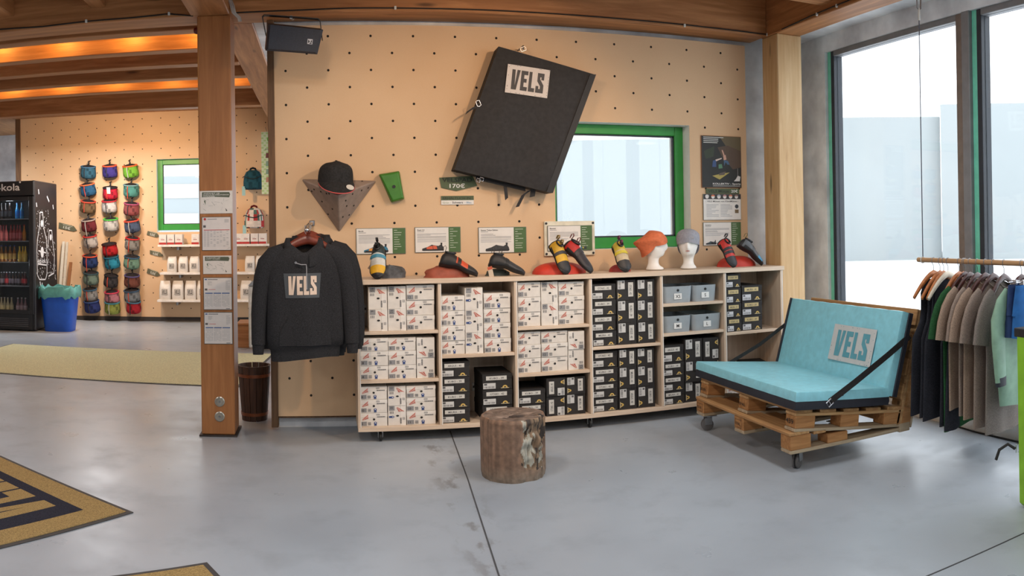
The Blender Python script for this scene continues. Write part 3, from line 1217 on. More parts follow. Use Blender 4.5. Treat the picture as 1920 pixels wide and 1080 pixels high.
b = MB()
rows = pad_surface(q, .12)
idx = [b.add(r) for r in rows]
for j in range(len(rows) - 1):
    for i in range(len(rows[0]) - 1):
        b.face([idx[j] + i, idx[j] + i + 1, idx[j + 1] + i + 1, idx[j + 1] + i])
edge = rows[0] + [r[-1] for r in rows[1:]] + rows[-1][-2::-1] + [r[0] for r in rows[-2:0:-1]]
b.loft([edge, [p + Vector((0, .018, 0)) for p in edge], [p + Vector((0, .068, 0)) for p in edge], [p + Vector((0, .078, 0)) for p in edge],
        [p + Vector((0, .088, 0)) for p in edge], [p + Vector((0, .155, 0)) for p in edge]], False, True)
M_NYL = mat('black_nylon', (45, 43, 43), .7, vary=.12, scale=30, bump=.3, bscale=700, spec=.3)
b.build('cover', M_NYL, pad, 40)
# darker side flap along the right edge
fl = [q[1] + Vector((-.045, 0, -.002)), q[1] + Vector((.004, 0, 0)), q[2] + Vector((.004, 0, 0)), q[2] + Vector((-.045, 0, .008))]
b = MB()
b.loft([[p + Vector((0, -.012, 0)) for p in fl], [p + Vector((0, .0, 0)) for p in fl]], True, True)
b.build('side_flap', mat('black_binding', (24, 24, 27), .6), pad)
o0, o1, o3 = WY(951, 121, PADY), WY(1030, 133, PADY), WY(945, 174, PADY)
u, v = (o1 - o0), (o0 - o3)
pl = Print(o3 + Vector((0, -.024, 0)), u.normalized(), v.normalized(), (0, -1, 0))
W_, H_ = u.length, v.length
pl.rect(0, 0, W_, H_, (200, 190, 182))
pl.vels(W_ * .12, H_ * .14, W_ * .76, H_ * .70, (44, 42, 44), 2)
rr = random.Random(4)
for _ in range(26):
    x_, y_ = rr.choice([(rr.random() * W_, rr.choice([.02, .97]) * H_), (rr.choice([.03, .97]) * W_, rr.random() * H_)])
    pl.rect(x_, y_, x_ + .006, y_ + .003, (60, 58, 58), 1)
pl.build('logo_patch', M_PRINT, pad)
for px_, py_, ang in ((981, 92, -20), (897, 194, 70)):
    b = MB()
    c = WY(px_, py_, PADY - .005)
    b.T = Matrix.Translation(c) @ Matrix.Rotation(R(ang), 4, 'Y')
    b.tube([(-.022, 0, 0), (-.018, 0, .014), (.018, 0, .014), (.022, 0, 0), (.018, 0, -.014), (-.018, 0, -.014)], .003, 6, closed=True)
    b.build('buckle', M_CHROME, pad)
b = MB()
b.ribbon([WY(896, 199, PADY - .004), WY(885, 204, PADY - .01), WY(874, 212, PADY - .004)], .026, .004, (.5, 0, .8))
b.build('strap', M_NYL, pad)
for pts, w_ in (([(946, 338), (948, 355), (950, 373)], .03), ([(993, 357), (981, 366), (970, 388)], .028), ([(892, 333), (930, 342), (985, 355)], .03), ([(1000, 352), (999, 362), (998, 369)], .04)):
    b = MB()
    b.ribbon([WY(a_, c_, PADY + .06) for a_, c_ in pts], w_, .004, (.7, .1, .6) if w_ == .03 and pts[0][0] > 940 else (1, .1, .2) if pts[0][0] > 900 else (0, .3, 1))
    b.build('strap', M_NYL, pad)
for px_, py_ in ((903, 336), (897, 338)):
    b = MB(Matrix.Translation(WY(px_, py_, PADY + .03)) @ Matrix.Rotation(R(20), 4, 'Y'))
    b.tube([(-.014, 0, .012), (.014, 0, .012), (.014, 0, -.012), (-.014, 0, -.012)], .0035, 6, closed=True)
    b.build('buckle', M_CHROME, pad)
b = MB()
b.tube([WY(981, 92, PADY), WY(981, 86, PADY + .05), Vector((WY(981, 86, PADY).x, WALLY, WY(981, 86, PADY).z))], .006, 8)
b.build('hanging_hook', M_STEEL, pad)

# --- black cap on the volume: crown, brim, under-brim, sticker
crown_c = WY(629, 341, WALLY - .15)
cap = thing('cap', 'black flat brim cap with an oval sticker resting on the grey volume', 'cap', crown_c, (R(13), 0, R(12)), scale=1.10)
b = MB()
rings = []
for k in range(11):
    t_ = k / 10
    r_ = .112 * (1 - .05 * t_) * max(.03, 1 - t_ ** 4.5) ** .42
    z_ = .128 * t_ ** .92
    rings.append([(r_ * 1.02 * math.cos(a_) * (1 + .014 * math.cos(6 * a_)), r_ * 1.04 * math.sin(a_) * (1 + .014 * math.cos(6 * a_)), z_ + .012 * max(0, -math.sin(a_)) * t_) for a_ in [2 * math.pi * i / 36 for i in range(36)]])
b.loft(rings, True, True)
M_CAP = mat('charcoal_wool', (44, 43, 43), .95, vary=.15, scale=80, bump=.3, bscale=500, spec=.2)
b.build('crown', M_CAP, cap, 50, local=True)
b = MB()
b.ball((0, 0, .137), .009, 8, s=(1, 1, .5))
b.build('button', M_CAP, cap, 60, local=True)
for nm, m_, dz in (('brim', M_CAP, 0.002), ('brim_underside', mat('pink_cap_lining', (206, 92, 88), .9), -.0015)):
    b = MB()
    outer, inner = [], []
    for i in range(17):
        a_ = math.pi + math.pi * i / 16
        s_ = math.sin(a_)
        inner.append(Vector((.106 * math.cos(a_), .118 * s_, .012 + dz)))
        sc = 1.0 if dz > 0 else 1.015
        outer.append(Vector((.116 * sc * math.cos(a_), -.02 + (.118 + .060) * s_ * sc, .012 + dz - .016 * abs(math.cos(a_)) ** 2 - .050 * abs(s_))))
    rings = [inner, [p_ + Vector((0, 0, -.003)) for p_ in inner], [p_ + Vector((0, 0, -.003)) for p_ in outer], outer]
    base_ = [b.add(r_) for r_ in rings]
    for a_ in range(4):
        for i in range(16):
            b.face([base_[a_] + i, base_[a_] + i + 1, base_[(a_ + 1) % 4] + i + 1, base_[(a_ + 1) % 4] + i])
    b.build(nm, m_, cap, 50, local=True)
b = MB(Matrix.Translation((.062, -.150, -.010)) @ Matrix.Rotation(R(38), 4, 'X') @ Matrix.Rotation(R(10), 4, 'Y'))
b.lathe([(.022, 0), (.022, .0012)], 16, sx=1.2, col=(206, 200, 190))
b.build('sticker', M_PLASTIC, cap, local=True)


# ================================================================ the shoe shelf
SHY, SHB = 5.50, 5.885            # front and back of the unit
SX = [0.206, 0.776, 1.312, 1.864, 2.420, 2.954, 3.483]
TOPZ = 1.112
shelf = thing('shoe_shelf', 'long low plywood shelf unit on castors packed with shoe boxes', 'shelf', (1.84, 5.69, 0))
M_PLYEDGE = mat('white_edge_band', (226, 222, 216), .5, vary=.03)
b = MB()
b.box(SX[0] - .012, SX[-1] + .012, SHY - .012, SHB, TOPZ - .034, TOPZ, b=.003)
b.build('top_board', M_PLY, shelf)
b = MB()
b.box(SX[0], SX[-1], SHY, SHB, .078, .108, b=.002)
b.build('bottom_board', M_PLY, shelf)
b = MB()
b.box(SX[0], SX[-1], SHB - .008, SHB, .108, TOPZ - .034)
b.build('back_panel', M_PLYV, shelf)
T_ = .022
for i, x in enumerate(SX):
    xa = x if i == 0 else (x - T_ if i == 6 else x - T_ / 2)
    b = MB()
    b.box(xa, xa + T_, SHY, SHB - .008, .108, TOPZ - .034, b=.002)
    o = b.build('side_panel' if i in (0, 6) else 'divider', M_PLYV, shelf)
    b = MB()
    b.box(xa + T_ - .006, xa + T_, SHY - .0015, SHY + .001, .108, TOPZ - .034)
    b.build('edge_band', M_PLYEDGE, o)
SHELVES = {0: [], 1: [], 2: [], 3: [], 4: [], 5: []}
for col, px_, rows in ((0, 750, [(621, 630), (712, 722)]), (1, 895, [(664, 674)]), (2, 1037, [(611, 622), (698, 710)]), (3, 1175, [(647, 657)]),
                       (4, 1300, [(567, 576), (622, 631)]), (5, 1410, [(620, 635)])):
    for ya, yb in rows:
        z1 = WY(px_, ya, SHY).z
        z0 = z1 - .022
        SHELVES[col].append(z1)
        x0, x1 = SX[col] + (T_ if col == 0 else T_ / 2), SX[col + 1] - (T_ if col == 5 else T_ / 2)
        b = MB()
        b.box(x0, x1, SHY + .004, SHB - .008, z0, z1, b=.002)
        b.build('shelf_board', M_PLY, shelf)
for x in (.36, 1.86, 3.32):
    for y in (5.57, 5.82):
        b = MB()
        b.box(x - .03, x + .03, y - .025, y + .025, .072, .078)
        b.box(x - .018, x - .012, y - .02, y + .02, .025, .072)
        b.box(x + .012, x + .018, y - .02, y + .02, .025, .072)
        o = b.build('castor', M_STEEL, shelf)
        b = MB(Matrix.Translation((x - .01, y - .015, .032)) @ Matrix.Rotation(R(90), 4, 'Y'))
        b.lathe([(.02, 0), (.032, .003), (.032, .017), (.02, .02)], 16)
        b.build('wheel', M_BLACK, o, 40)
for px_, py_ in ((685, 579), (888, 725)):
    c = WY(px_, py_, SHB - .02)
    b = MB()
    b.box(c.x - .012, c.x + .012, SHB - .02, SHB - .008, c.z - .03, c.z + .03, (206, 200, 190), b=.002)
    b.box(c.x - .006, c.x + .006, SHB - .022, SHB - .019, c.z - .008, c.z + .008, (60, 50, 44))
    b.build('connector', M_PLASTIC, shelf)

# ---------------------------------------------------------------- shoe boxes: shared meshes per kind
BW, BH, BD = .192, .105, .315       # a lying box, front w x h, depth
WHITE_C, LID_W = (224, 218, 210), (230, 225, 218)


def box_body(col, lid, name):
    b = MB()
    b.box(0, BW, 0, BD, 0, BH - .033, col, b=.0012)
    d = MB()
    d.box(-.0015, BW + .0015, -.0015, BD + .0015, BH - .034, BH - .001, lid, b=.0015)
    return b.mesh(name, M_BOX), d.mesh(name + '_lid', M_BOX)


M_BOX = painted('printed_cardboard', .7, vary=.05)


def white_print(badge, num):
    p = Print((0, -.0015, 0))
    W, H = BW, BH
    red = (196, 92, 78)
    p.poly([(W * .08, H * .52), (W * .16, H * .70), (W * .27, H * .86), (W * .26, H * .70), (W * .29, H * .58), (W * .20, H * .62)], (214, 190, 178), 0)
    for a_, c_ in (((.08, .50), (.30, .88)), ((.10, .48), (.30, .62)), ((.27, .86), (.29, .56)), ((.12, .56), (.26, .74)), ((.17, .54), (.27, .64))):
        dx, dy = (c_[0] - a_[0]) * W, (c_[1] - a_[1]) * H
        ln = math.hypot(dx, dy)
        nx, ny = -dy / ln * .0016, dx / ln * .0016
        p.poly([(a_[0] * W + nx, a_[1] * H + ny), (c_[0] * W + nx, c_[1] * H + ny), (c_[0] * W - nx, c_[1] * H - ny), (a_[0] * W - nx, a_[1] * H - ny)], red, 1)
    p.rect(W * .01, H * .06, W * .24, H * .36, (140, 140, 142), 0)
    p.text(num, W * .05, H * .12, H * .16, (40, 40, 44), 1)
    p.lines(W * .28, H * .30, W * .40, 3, H * .08, (110, 110, 112), 1, .5, 3)
    p.rect(W * .60, H * .80, W * .72, H * .92, (120, 120, 122), 0)
    p.rect(W * .615, H * .82, W * .655, H * .90, (206, 202, 196), 1)
    p.rect(W * .67, H * .82, W * .705, H * .90, (206, 202, 196), 1)
    for k in range(9):
        p.rect(W * (.62 + k * .034), H * .66, W * (.62 + k * .034 + .024), H * .74, (86, 86, 90), 0)
    p.disc(W * .51, H * .52, .0085, (30, 28, 28), 1, 10)
    if badge:
        bl = (52, 74, 128)
        p.disc(W * .56, H * .24, .011, bl, 1, 10)
        p.rect(W * .515, H * .05, W * .605, H * .18, bl, 1)
        p.disc(W * .56, H * .26, .005, (206, 210, 220), 2, 8)
    return p.mb.mesh('label_print', M_PRINT)


def black_print(seed, strip=(206, 204, 198), tag_=(206, 206, 204)):
    rr = random.Random(seed)
    p = Print((0, -.0015, 0))
    W, H = BW, BH
    p.rect(W * .12, H * .60, W * .82, H * .86, strip, 0)
    p.text(['ARGUS - 40', 'MIURA - 41', 'OTAKI - 42', 'KUBO - 39'][seed % 4], W * .24, H * .66, H * .12, (70, 70, 74), 1, width=W * .48)
    p.rect(W * .02, H * .06, W * .44, H * .42, tag_, 0)
    p.rect(W * .05, H * .28, W * .15, H * .39, (90, 90, 92), 1)
    for k in range(14):
        p.rect(W * (.05 + k * .026), H * .10, W * (.05 + k * .026 + rr.choice((.008, .014))), H * .22, (80, 80, 84), 1)
    p.disc(W * .46, H * .52, .0075, (12, 12, 12), 2, 10)
    y = (212, 178, 96)
    p.disc(W * .76, H * .10, .017, y, 0, 10, .017, 0, 180)
    p.disc(W * .76, H * .10, .008, (36, 32, 30), 1, 8, .008, 0, 180)
    p.rect(W * .62, H * .06, W * .90, H * .10, (200, 186, 150), 0)
    return p.mb.mesh('label_print', M_PRINT)


ME_W = box_body(WHITE_C, LID_W, 'white_box')
ME_K = box_body((40, 37, 36), (34, 31, 31), 'black_box')
ME_O = box_body((224, 150, 40), (34, 31, 31), 'orange_box')
PR_W = [white_print(False, n_) for n_ in ('6', '12', '7', '9.5')]
PR_B = [white_print(True, n_) for n_ in ('11', '8', '10', '5')]
PR_K = [black_print(s_) for s_ in range(4)]
PR_Y = [black_print(s_, (198, 178, 128), (206, 206, 210)) for s_ in range(4)]
ORD = ['first', 'second', 'third', 'fourth', 'fifth', 'sixth']
STK = {1: ['only'], 2: ['left', 'right'], 3: ['left', 'middle', 'right']}


def rowname(k, n):
    return 'only one' if n == 1 else 'top' if k == 0 else 'bottom' if k == n - 1 else ('second from top' if k == 1 else 'third from top')


def stack(col, comp, compname, sidx, nst, px0, px1, ys, zfloor, kind, upright=False, badge=False, push=.03, flip=False, body=None):
    """boxes of one pile; ys = pixel rows of the box edges from top to bottom"""
    Y = SHY + push
    pm = (px0 + px1) / 2
    a_, c_ = WY(px0, ys[-1], Y), WY(px1, ys[-1], Y)
    w = c_.x - a_.x - .002
    zs = [WY(pm, y_, Y).z for y_ in ys]
    hts = [zs[i] - zs[i + 1] for i in range(len(zs) - 1)]
    z = zfloor
    n = len(hts)
    for k in reversed(range(n)):
        h = hts[k] - .0008
        rr = random.Random(col * 100 + comp * 31 + sidx * 7 + k)
        lab = '%s %sshoe box, %s, %s pile, %s, %s shelf bay' % (
            kind, 'upright ' if upright else '', rowname(k, n), STK[nst][sidx], compname, ORD[col])
        dy = rr.uniform(0, .012)
        t = thing('shoe_box', lab, 'shoe box', (a_.x, Y + dy, z), group='shoe boxes in the shelf')
        me = body or (ME_W if kind == 'white' else ME_K)
        pr = (PR_B if badge else PR_W) if kind == 'white' else (PR_K if badge is not None else PR_Y)
        pr = pr[rr.randrange(4)]
        for nm, q in (('carton', me[0]), ('lid', me[1]), ('label_print', pr)):
            o = mesh_obj(nm, q, t)
            if upright:
                up = not flip
                o.rotation_euler = (0, R(90 if up else -90), 0)
                o.scale = (h / BW, min(1.0, (SHB - .012 - Y - dy) / BD), w / BH)
                o.location = (0, 0, h) if up else (w, 0, 0)
            else:
                o.scale = (w / BW, min(1.0, (SHB - .012 - Y - dy) / BD), h / BH)
        z += h + .0008


def zoomed(sc, ox, oy):
    def f(st):
        return st
    return sc, ox, oy


ZA, ZB, ZC = (3.374, 660, 510), (3.724, 950, 510), (3.726, 1220, 490)
BOT = .108
LAY = [
    # zoom, column, compartment, name, [ (x0, x1, ys, kind, upright, badge, flip) ]
    (ZA, 0, 0, 'upper compartment', [(107, 228, (97, 238, 376), 'white', 1, 0, 0), (229, 347, (95, 237, 376), 'white', 1, 0, 0), (349, 525, (88, 183, 280, 374), 'white', 0, 0, 0)]),
    (ZA, 0, 1, 'middle compartment', [(57, 232, (416, 500, 592, 680), 'white', 0, 1, 0), (234, 408, (416, 500, 590, 678), 'white', 0, 1, 0), (411, 527, (418, 545, 675), 'white', 1, 0, 1)]),
    (ZA, 0, 2, 'lower compartment', [(53, 226, (724, 806, 890, 975), 'white', 0, 1, 0), (230, 347, (724, 847, 972), 'white', 1, 1, 0), (349, 533, (724, 799, 885, 972), 'white', 0, 1, 0)]),
    (ZA, 1, 0, 'upper compartment', [(566, 718, (150, 245, 340, 434, 522), 'white', 0, 1, 0), (720, 835, (100, 243, 384, 518), 'white', 1, 1, 0), (840, 1008, (140, 237, 330, 427, 517), 'white', 0, 1, 0)]),
    (ZA, 1, 1, 'lower compartment', [(568, 750, (585, 685, 783, 880, 975), 'black', 0, 0, 0), (830, 1018, (670, 770, 868, 966), 'black', 0, 0, 0)]),
    (ZB, 2, 0, 'upper compartment', [(82, 240, (78, 183, 287, 388), 'white', 0, 0, 0), (245, 365, (78, 230, 382), 'white', 1, 0, 0), (368, 545, (74, 172, 270, 372), 'white', 0, 0, 0)]),
    (ZB, 2, 1, 'middle compartment', [(84, 243, (428, 518, 612, 715), 'white', 0, 0, 0), (248, 430, (424, 505, 602, 705), 'white', 0, 0, 0), (433, 548, (424, 550, 695), 'white', 1, 0, 1)]),
    (ZB, 2, 2, 'lower compartment', [(88, 275, (832, 935, 1035), 'black', 0, 0, 0), (280, 417, (758, 884, 1025), 'black', 1, 0, 1), (420, 557, (752, 874, 1015), 'black', 1, 0, 0)]),
    (ZB, 3, 0, 'upper compartment', [(603, 770, (90, 200, 310, 420, 525), 'black', 0, 0, 0), (775, 912, (62, 205, 360, 512), 'black', 1, 0, 0), (915, 1042, (56, 200, 352, 500), 'black', 1, 0, 0)]),
    (ZB, 3, 1, 'lower compartment', [(606, 783, (580, 695, 800, 905, 1003), 'black', 0, 0, 0), (787, 915, (564, 690, 838, 985), 'black', 1, 0, 0), (918, 1042, (558, 682, 825, 972), 'black', 1, 0, 0)]),
    (ZC, 4, 2, 'lower compartment', [(90, 240, (600, 720, 815, 920, 1015), 'black', 0, 0, 0), (245, 370, (560, 715, 860, 1000), 'black', 1, 0, 0), (374, 487, (556, 705, 850, 990), 'black', 1, 0, 1)]),
    (ZC, 5, 0, 'upper compartment', [(537, 640, (110, 208, 315, 415, 515), 'black', 0, None, 0), (645, 785, (190, 300, 400, 505), 'black', 0, None, 0)]),
]
for (sc, ox, oy), col, comp, cn, sts in LAY:
    nsh = len(SHELVES[col])
    zf = SHELVES[col][comp] if comp < nsh else BOT
    for i, (x0, x1, ys, kind, upr, bad, flp) in enumerate(sts):
        stack(col, comp, cn, i, len(sts), ox + x0 / sc, ox + x1 / sc, [oy + y_ / sc for y_ in ys], zf, kind, bool(upr), bad, .03 if col != 1 or comp == 0 else .035, bool(flp))


def loose_box(label, x, z, rotz, w, h, me, pr, y=SHY + .03, d=BD):
    t = thing('shoe_box', label, 'shoe box', (x, y, z), (0, 0, rotz), group='shoe boxes in the shelf')
    for nm, q_ in (('carton', me[0]), ('lid', me[1]), ('label_print', pr)):
        o = mesh_obj(nm, q_, t)
        o.scale = (w / BW, d / BD, h / BH)


loose_box('white shoe box low down in the last shelf bay', 2.975, BOT, 0, .17, .10, ME_W, PR_W[0])
loose_box('white shoe box on top of the other in the last shelf bay', 2.985, BOT + .101, 0, .17, .10, ME_W, PR_B[0])
loose_box('pale shoe box under the orange one in the last shelf bay', 3.165, BOT, 0, .14, .115, ME_W, PR_W[1])
loose_box('dark shoe box at the right end of the last shelf bay, bottom', 3.31, BOT, 0, .14, .115, ME_K, PR_Y[1])
loose_box('orange sided shoe box lying turned in the last shelf bay', 3.16, BOT + .118, R(-14), .20, .115, ME_O, PR_Y[2], SHY + .06, .27)

# ---------------------------------------------------------------- grey storage bins with size tags
M_BIN = mat('grey_bin_plastic', (152, 160, 166), .5, vary=.03)
M_BINI = mat('dark_bin_content', (70, 72, 76), .9, vary=.3, scale=30)


def storage_bin(x0, x1, z, h, tag_, label, Y, d=.30, cloth=None):
    w = x1 - x0
    t = thing('storage_bin', label, 'bin', (x0 + w / 2, Y + d / 2, z), group='grey size bins in the shelf')

    def rr(w_, d_, r_, z_):
        out = []
        for sx, sy, a0 in ((1, 1, 0), (-1, 1, 90), (-1, -1, 180), (1, -1, 270)):
            for k in range(5):
                a_ = R(a0 + 22.5 * k)
                out.append((sx * (w_ / 2 - r_) + r_ * math.cos(a_), sy * (d_ / 2 - r_) + r_ * math.sin(a_), z_))
        return out
    b = MB()
    b.loft([rr(w * .92, d * .94, .03, 0), rr(w, d, .032, h), rr(w - .008, d - .008, .03, h), rr(w * .92 - .008, d * .94 - .008, .028, .006)], True, True)
    b.build('tub', M_BIN, t, 40, local=True)
    b = MB()
    b.loft([rr(w * .9, d * .9, .03, h * .4), rr(w * .86, d * .86, .03, h * .62), rr(w * .4, d * .4, .03, h * .75)], True, True)
    b.build('folded_cloth', cloth or M_BINI, t, 60, local=True)
    off = -d / 2 * (.94 + .06 * .75)
    p = Print((-.032, -d / 2 * (.94 + .06 * .30) - .004, h * .22))
    p.rect(0, 0, .064, .044, (228, 228, 226))
    p.text(tag_, .032, .010, .024, (30, 30, 34), 1, center=True)
    p.build('size_tag', M_PRINT, t, local=True)
    b = MB(Matrix.Translation((0, off - .0015, h * .76)) @ Matrix.Rotation(R(90), 4, 'X'))
    b.lathe([(.010, 0), (.010, .002)], 12)
    b.build('finger_hole', M_BLACK, t, local=True)


for (x0, x1, y0, y1), tg, lab, sh in (((88, 298, 165, 305), 'XS', 'grey bin tagged XS, upper shelf', 0), ((301, 468, 152, 292), 'S', 'grey bin tagged S, upper shelf', 0),
                                      ((90, 289, 360, 505), 'M', 'grey bin tagged M, second shelf', 1), ((292, 505, 348, 490), 'L', 'grey bin tagged L holding a mint cloth', 1)):
    Yb = SHY + .03
    xa, xb = WY(1220 + x0 / 3.726, 600, Yb).x, WY(1220 + x1 / 3.726, 600, Yb).x
    zb = SHELVES[4][sh]
    xa = max(xa, SX[4] + .014)
    storage_bin(xa, min(xb, SX[5] - .014), zb, .125, tg, lab, Yb, cloth=mat('mint_cloth', (120, 190, 176), .9) if tg == 'L' else None)

# ================================================================ climbing shoes on the shelf top
def shoe(label, loc, yaw, pitch, roll, L, cols, group='climbing shoes on the shelf top', loops=2, velcro=True):
    """cols: rubber, toe, mid, heel, strap, loop"""
    rub, toe, midc, heel, strap, loopc = cols
    t = thing('climbing_shoe', label, 'shoe', loc, group=group)
    t.rotation_euler = (R(roll), R(pitch), R(yaw))
    N, Mn = 18, 16

    def ring(s, kz0, kz1, grow=0.0):
        # s 0 heel .. 1 toe
        w = L * (.148 + .064 * math.sin(min(1, s * 1.2) * math.pi * .6)) * (1 - .62 * max(0, (s - .78) / .22) ** 2.4) * (1 - .35 * max(0, (.10 - s) / .10) ** 2) + grow
        top = L * (.36 + .05 * math.exp(-((s - .20) / .12) ** 2)) if s < .32 else L * (.385 - .20 * min(1, (s - .32) / .58) ** .85)
        top *= (1 - .38 * max(0, (s - .86) / .14) ** 2) * (1 - .28 * max(0, (.06 - s) / .06))
        z0 = L * .05 * math.exp(-((s - .45) / .16) ** 2)
        out = []
        for k in range(Mn):
            a_ = 2 * math.pi * k / Mn
            cx_, sz_ = math.cos(a_), math.sin(a_)
            ww = w * (1 - .38 * max(0, sz_) ** 1.3)
            zz = z0 + (top - z0 + grow) * (.5 + .5 * (abs(sz_) ** .75) * (1 if sz_ > 0 else -1))
            out.append((L * (s - .5) * (1 + grow), ww * cx_ * (1.0 if abs(sz_) < .9 else .8), zz))
        return out
    ss = [0, .03, .08, .15, .22, .30, .38, .46, .54, .62, .70, .78, .85, .91, .96, 1.0]
    b = MB()

    def colf(i, j):
        s = ss[i]
        if s < .13:
            return rub if j > 8 or s < .05 else heel
        if s < .34:
            return heel if j < 8 else rub
        if s < .64:
            return midc if 0 <= j < 8 else rub
        if s < .88:
            return toe if 0 <= j < 8 else rub
        return rub
    b.loft([ring(s, 0, 1) for s in ss], True, True, None, colf)
    b.build('upper', M_RUBBER, t, 50, local=True, sub=1)
    # rubber rand and sole
    b = MB()
    low = []
    for s in ss:
        r_ = ring(s, 0, 1, L * .006)
        lo = [p_ for p_ in r_]
        zmin = min(p_[2] for p_ in lo)
        hh = L * (.11 if s > .75 else .085)
        low.append([(p_[0], p_[1], min(p_[2], zmin + hh)) for p_ in lo])
    b.loft(low, True, True, rub)
    b.build('sole', M_RUBBER, t, 50, local=True)
    # opening
    b = MB(Matrix.Translation((L * -.30, 0, L * .40)) @ Matrix.Rotation(R(-8), 4, 'Y'))
    b.lathe([(L * .085, -.01), (L * .10, 0), (L * .085, .006), (L * .06, -.004)], 14, sx=1.5)
    b.build('collar', M_BLACK, t, 60, local=True)
    if velcro:
        for k, s in enumerate((.40, .52) if velcro == 2 else (.42,)):
            b = MB()
            r0, r1 = ring(s, 0, 1, L * .012), ring(s + .09, 0, 1, L * .012)
            top0, top1 = r0[0:9], r1[0:9]
            b.loft([top0, top1], False, False, strap, closed=False)
            b.build('strap', M_RUBBER, t, 50, local=True)
    for k in range(loops):
        b = MB()
        x_ = L * (-.46 + .20 * k)
        z_ = L * (.38 + .03 * k)
        b.ribbon([(x_ - .008, 0, z_), (x_ - .014, 0, z_ + .03), (x_ - .004, 0, z_ + .042), (x_ + .008, 0, z_ + .03), (x_ + .006, 0, z_)], .014, .003, (0, 1, 0), loopc)
        b.build('pull_loop', M_RUBBER, t, 40, local=True)
    # set the shoe down so that its lowest point touches the shelf top
    rm = t.rotation_euler.to_matrix()
    lo = min((rm @ v.co).z for ch in t.children for v in ch.data.vertices)
    t.location.z = TOPZ + .001 - lo
    return t


def blob(name, label, cat, c, rx, ry, h, m, seed=0, n=28, facet=.0, group=None, ridges=0):
    """dome shaped hold lying on the shelf"""
    t = thing(name, label, cat, c, group=group)
    b = MB()
    rings = []
    for k in range(8):
        a_ = k / 7 * math.pi / 2
        rg = []
        for i in range(n):
            th = 2 * math.pi * i / n
            nz = noise.noise(Vector((math.cos(th) * 1.5 + seed, math.sin(th) * 1.5, k * .5)))
            f = 1 + facet * nz + (.02 * math.sin(ridges * th) if ridges else 0)
            rg.append((rx * math.cos(a_) ** .8 * math.cos(th) * f, ry * math.cos(a_) ** .8 * math.sin(th) * f, h * math.sin(a_) * (1 + facet * .6 * nz)))
        rings.append(rg)
    b.loft(rings, True, True)
    b.build('body', m, t, 35 if facet > .1 else 60, local=True)
    for u in ((-.55, -.55), (.5, -.6)):
        b = MB(Matrix.Translation((rx * u[0], ry * u[1] * 1.05, h * .45)) @ Matrix.Rotation(R(60), 4, 'X'))
        b.lathe([(.006, 0), (.006, .004)], 8)
        b.build('screw_hole', M_HOLE, t, local=True)
    return t


TOP = TOPZ
M_ROCK = mat('dark_grey_rock_resin', (74, 76, 80), .6, vary=.35, scale=18, bump=.5, bscale=40)
M_BRICK = mat('brick_red_resin', (150, 76, 56), .65, vary=.12, scale=15)
M_RED = mat('bright_red_resin', (196, 56, 38), .55, vary=.08, scale=15)
M_DRED = mat('dull_red_resin', (156, 48, 44), .6, vary=.1)


def top_at(px_, py_, z=TOPZ):
    p_ = FZ(px_, py_, z)
    return p_


BLK = (36, 36, 38)
p_ = top_at(727, 523)
blob('climbing_hold', 'dark grey rock shaped hold behind the yellow and blue shoe', 'hold', (p_.x + .02, 5.70, TOP), .13, .075, .085, M_ROCK, 3, facet=.35)
shoe('yellow, white and blue climbing shoe standing toe down before the grey rock hold', (p_.x - .055, 5.60, TOP + .072), -100, 47, 6, .265, (BLK, (222, 170, 36), (206, 206, 200), (36, 52, 54), (66, 140, 166), (28, 28, 30)))
blob('climbing_hold', 'brick red rounded hold under the heel of the orange black shoe', 'hold', (WY(838, 520, 5.62).x, 5.62, TOP), .165, .08, .085, M_BRICK, 9, facet=.18)
shoe('black climbing shoe with an orange side patch, heel up on the brick red hold', (WY(857, 500, 5.60).x, 5.575, TOP + .044), -4, 17, 0, .28, (BLK, (48, 46, 46), (214, 84, 48), (44, 40, 38), (44, 42, 42), (28, 28, 30)), loops=1)
blob('climbing_hold', 'small dark hold almost hidden beneath the plain black shoe', 'hold', (WY(935, 515, 5.64).x, 5.66, TOP), .09, .05, .05, mat('dark_green_resin', (64, 74, 70), .6), 5, facet=.2)
shoe('plain black climbing shoe with a tag at its heel', (WY(948, 500, 5.58).x, 5.57, TOP + .036), -6, 15, 0, .265, (BLK, (52, 52, 54), (58, 58, 60), (50, 48, 48), (46, 46, 48), (30, 30, 32)))
blob('climbing_hold', 'wide bright red dome hold under the yellow shoe and the red shoe', 'hold', (WY(1050, 515, 5.66).x, 5.68, TOP), .20, .13, .085, M_RED, 2, ridges=20)
shoe('yellow and black climbing shoe toe down on the bright red dome', (WY(1046, 500, 5.60).x, 5.595, TOP + .072), -68, 48, 0, .26, (BLK, (40, 38, 38), (220, 170, 40), (206, 160, 40), (52, 48, 48), (150, 120, 60)))
shoe('red and black climbing shoe sloping off the right end of the red dome', (WY(1083, 498, 5.56).x, 5.60, TOP + .068), -40, 38, 0, .285, (BLK, (44, 40, 44), (50, 42, 46), (190, 44, 40), (56, 50, 54), (120, 40, 44)))
blob('climbing_hold', 'small dull red hold under the yellow strapped shoe', 'hold', (WY(1164, 512, 5.64).x, 5.66, TOP), .085, .06, .055, M_DRED, 7)
shoe('black and cream climbing shoe with a yellow strap and purple loops', (WY(1163, 495, 5.60).x, 5.60, TOP + .062), -84, 46, 4, .25, (BLK, (48, 44, 42), (196, 176, 140), (200, 176, 60), (206, 186, 50), (104, 44, 70)))
blob('climbing_hold', 'bright red dome hold by the corner column', 'hold', (WY(1383, 498, 5.72).x, 5.74, TOP), .17, .10, .085, M_RED, 12, ridges=20)
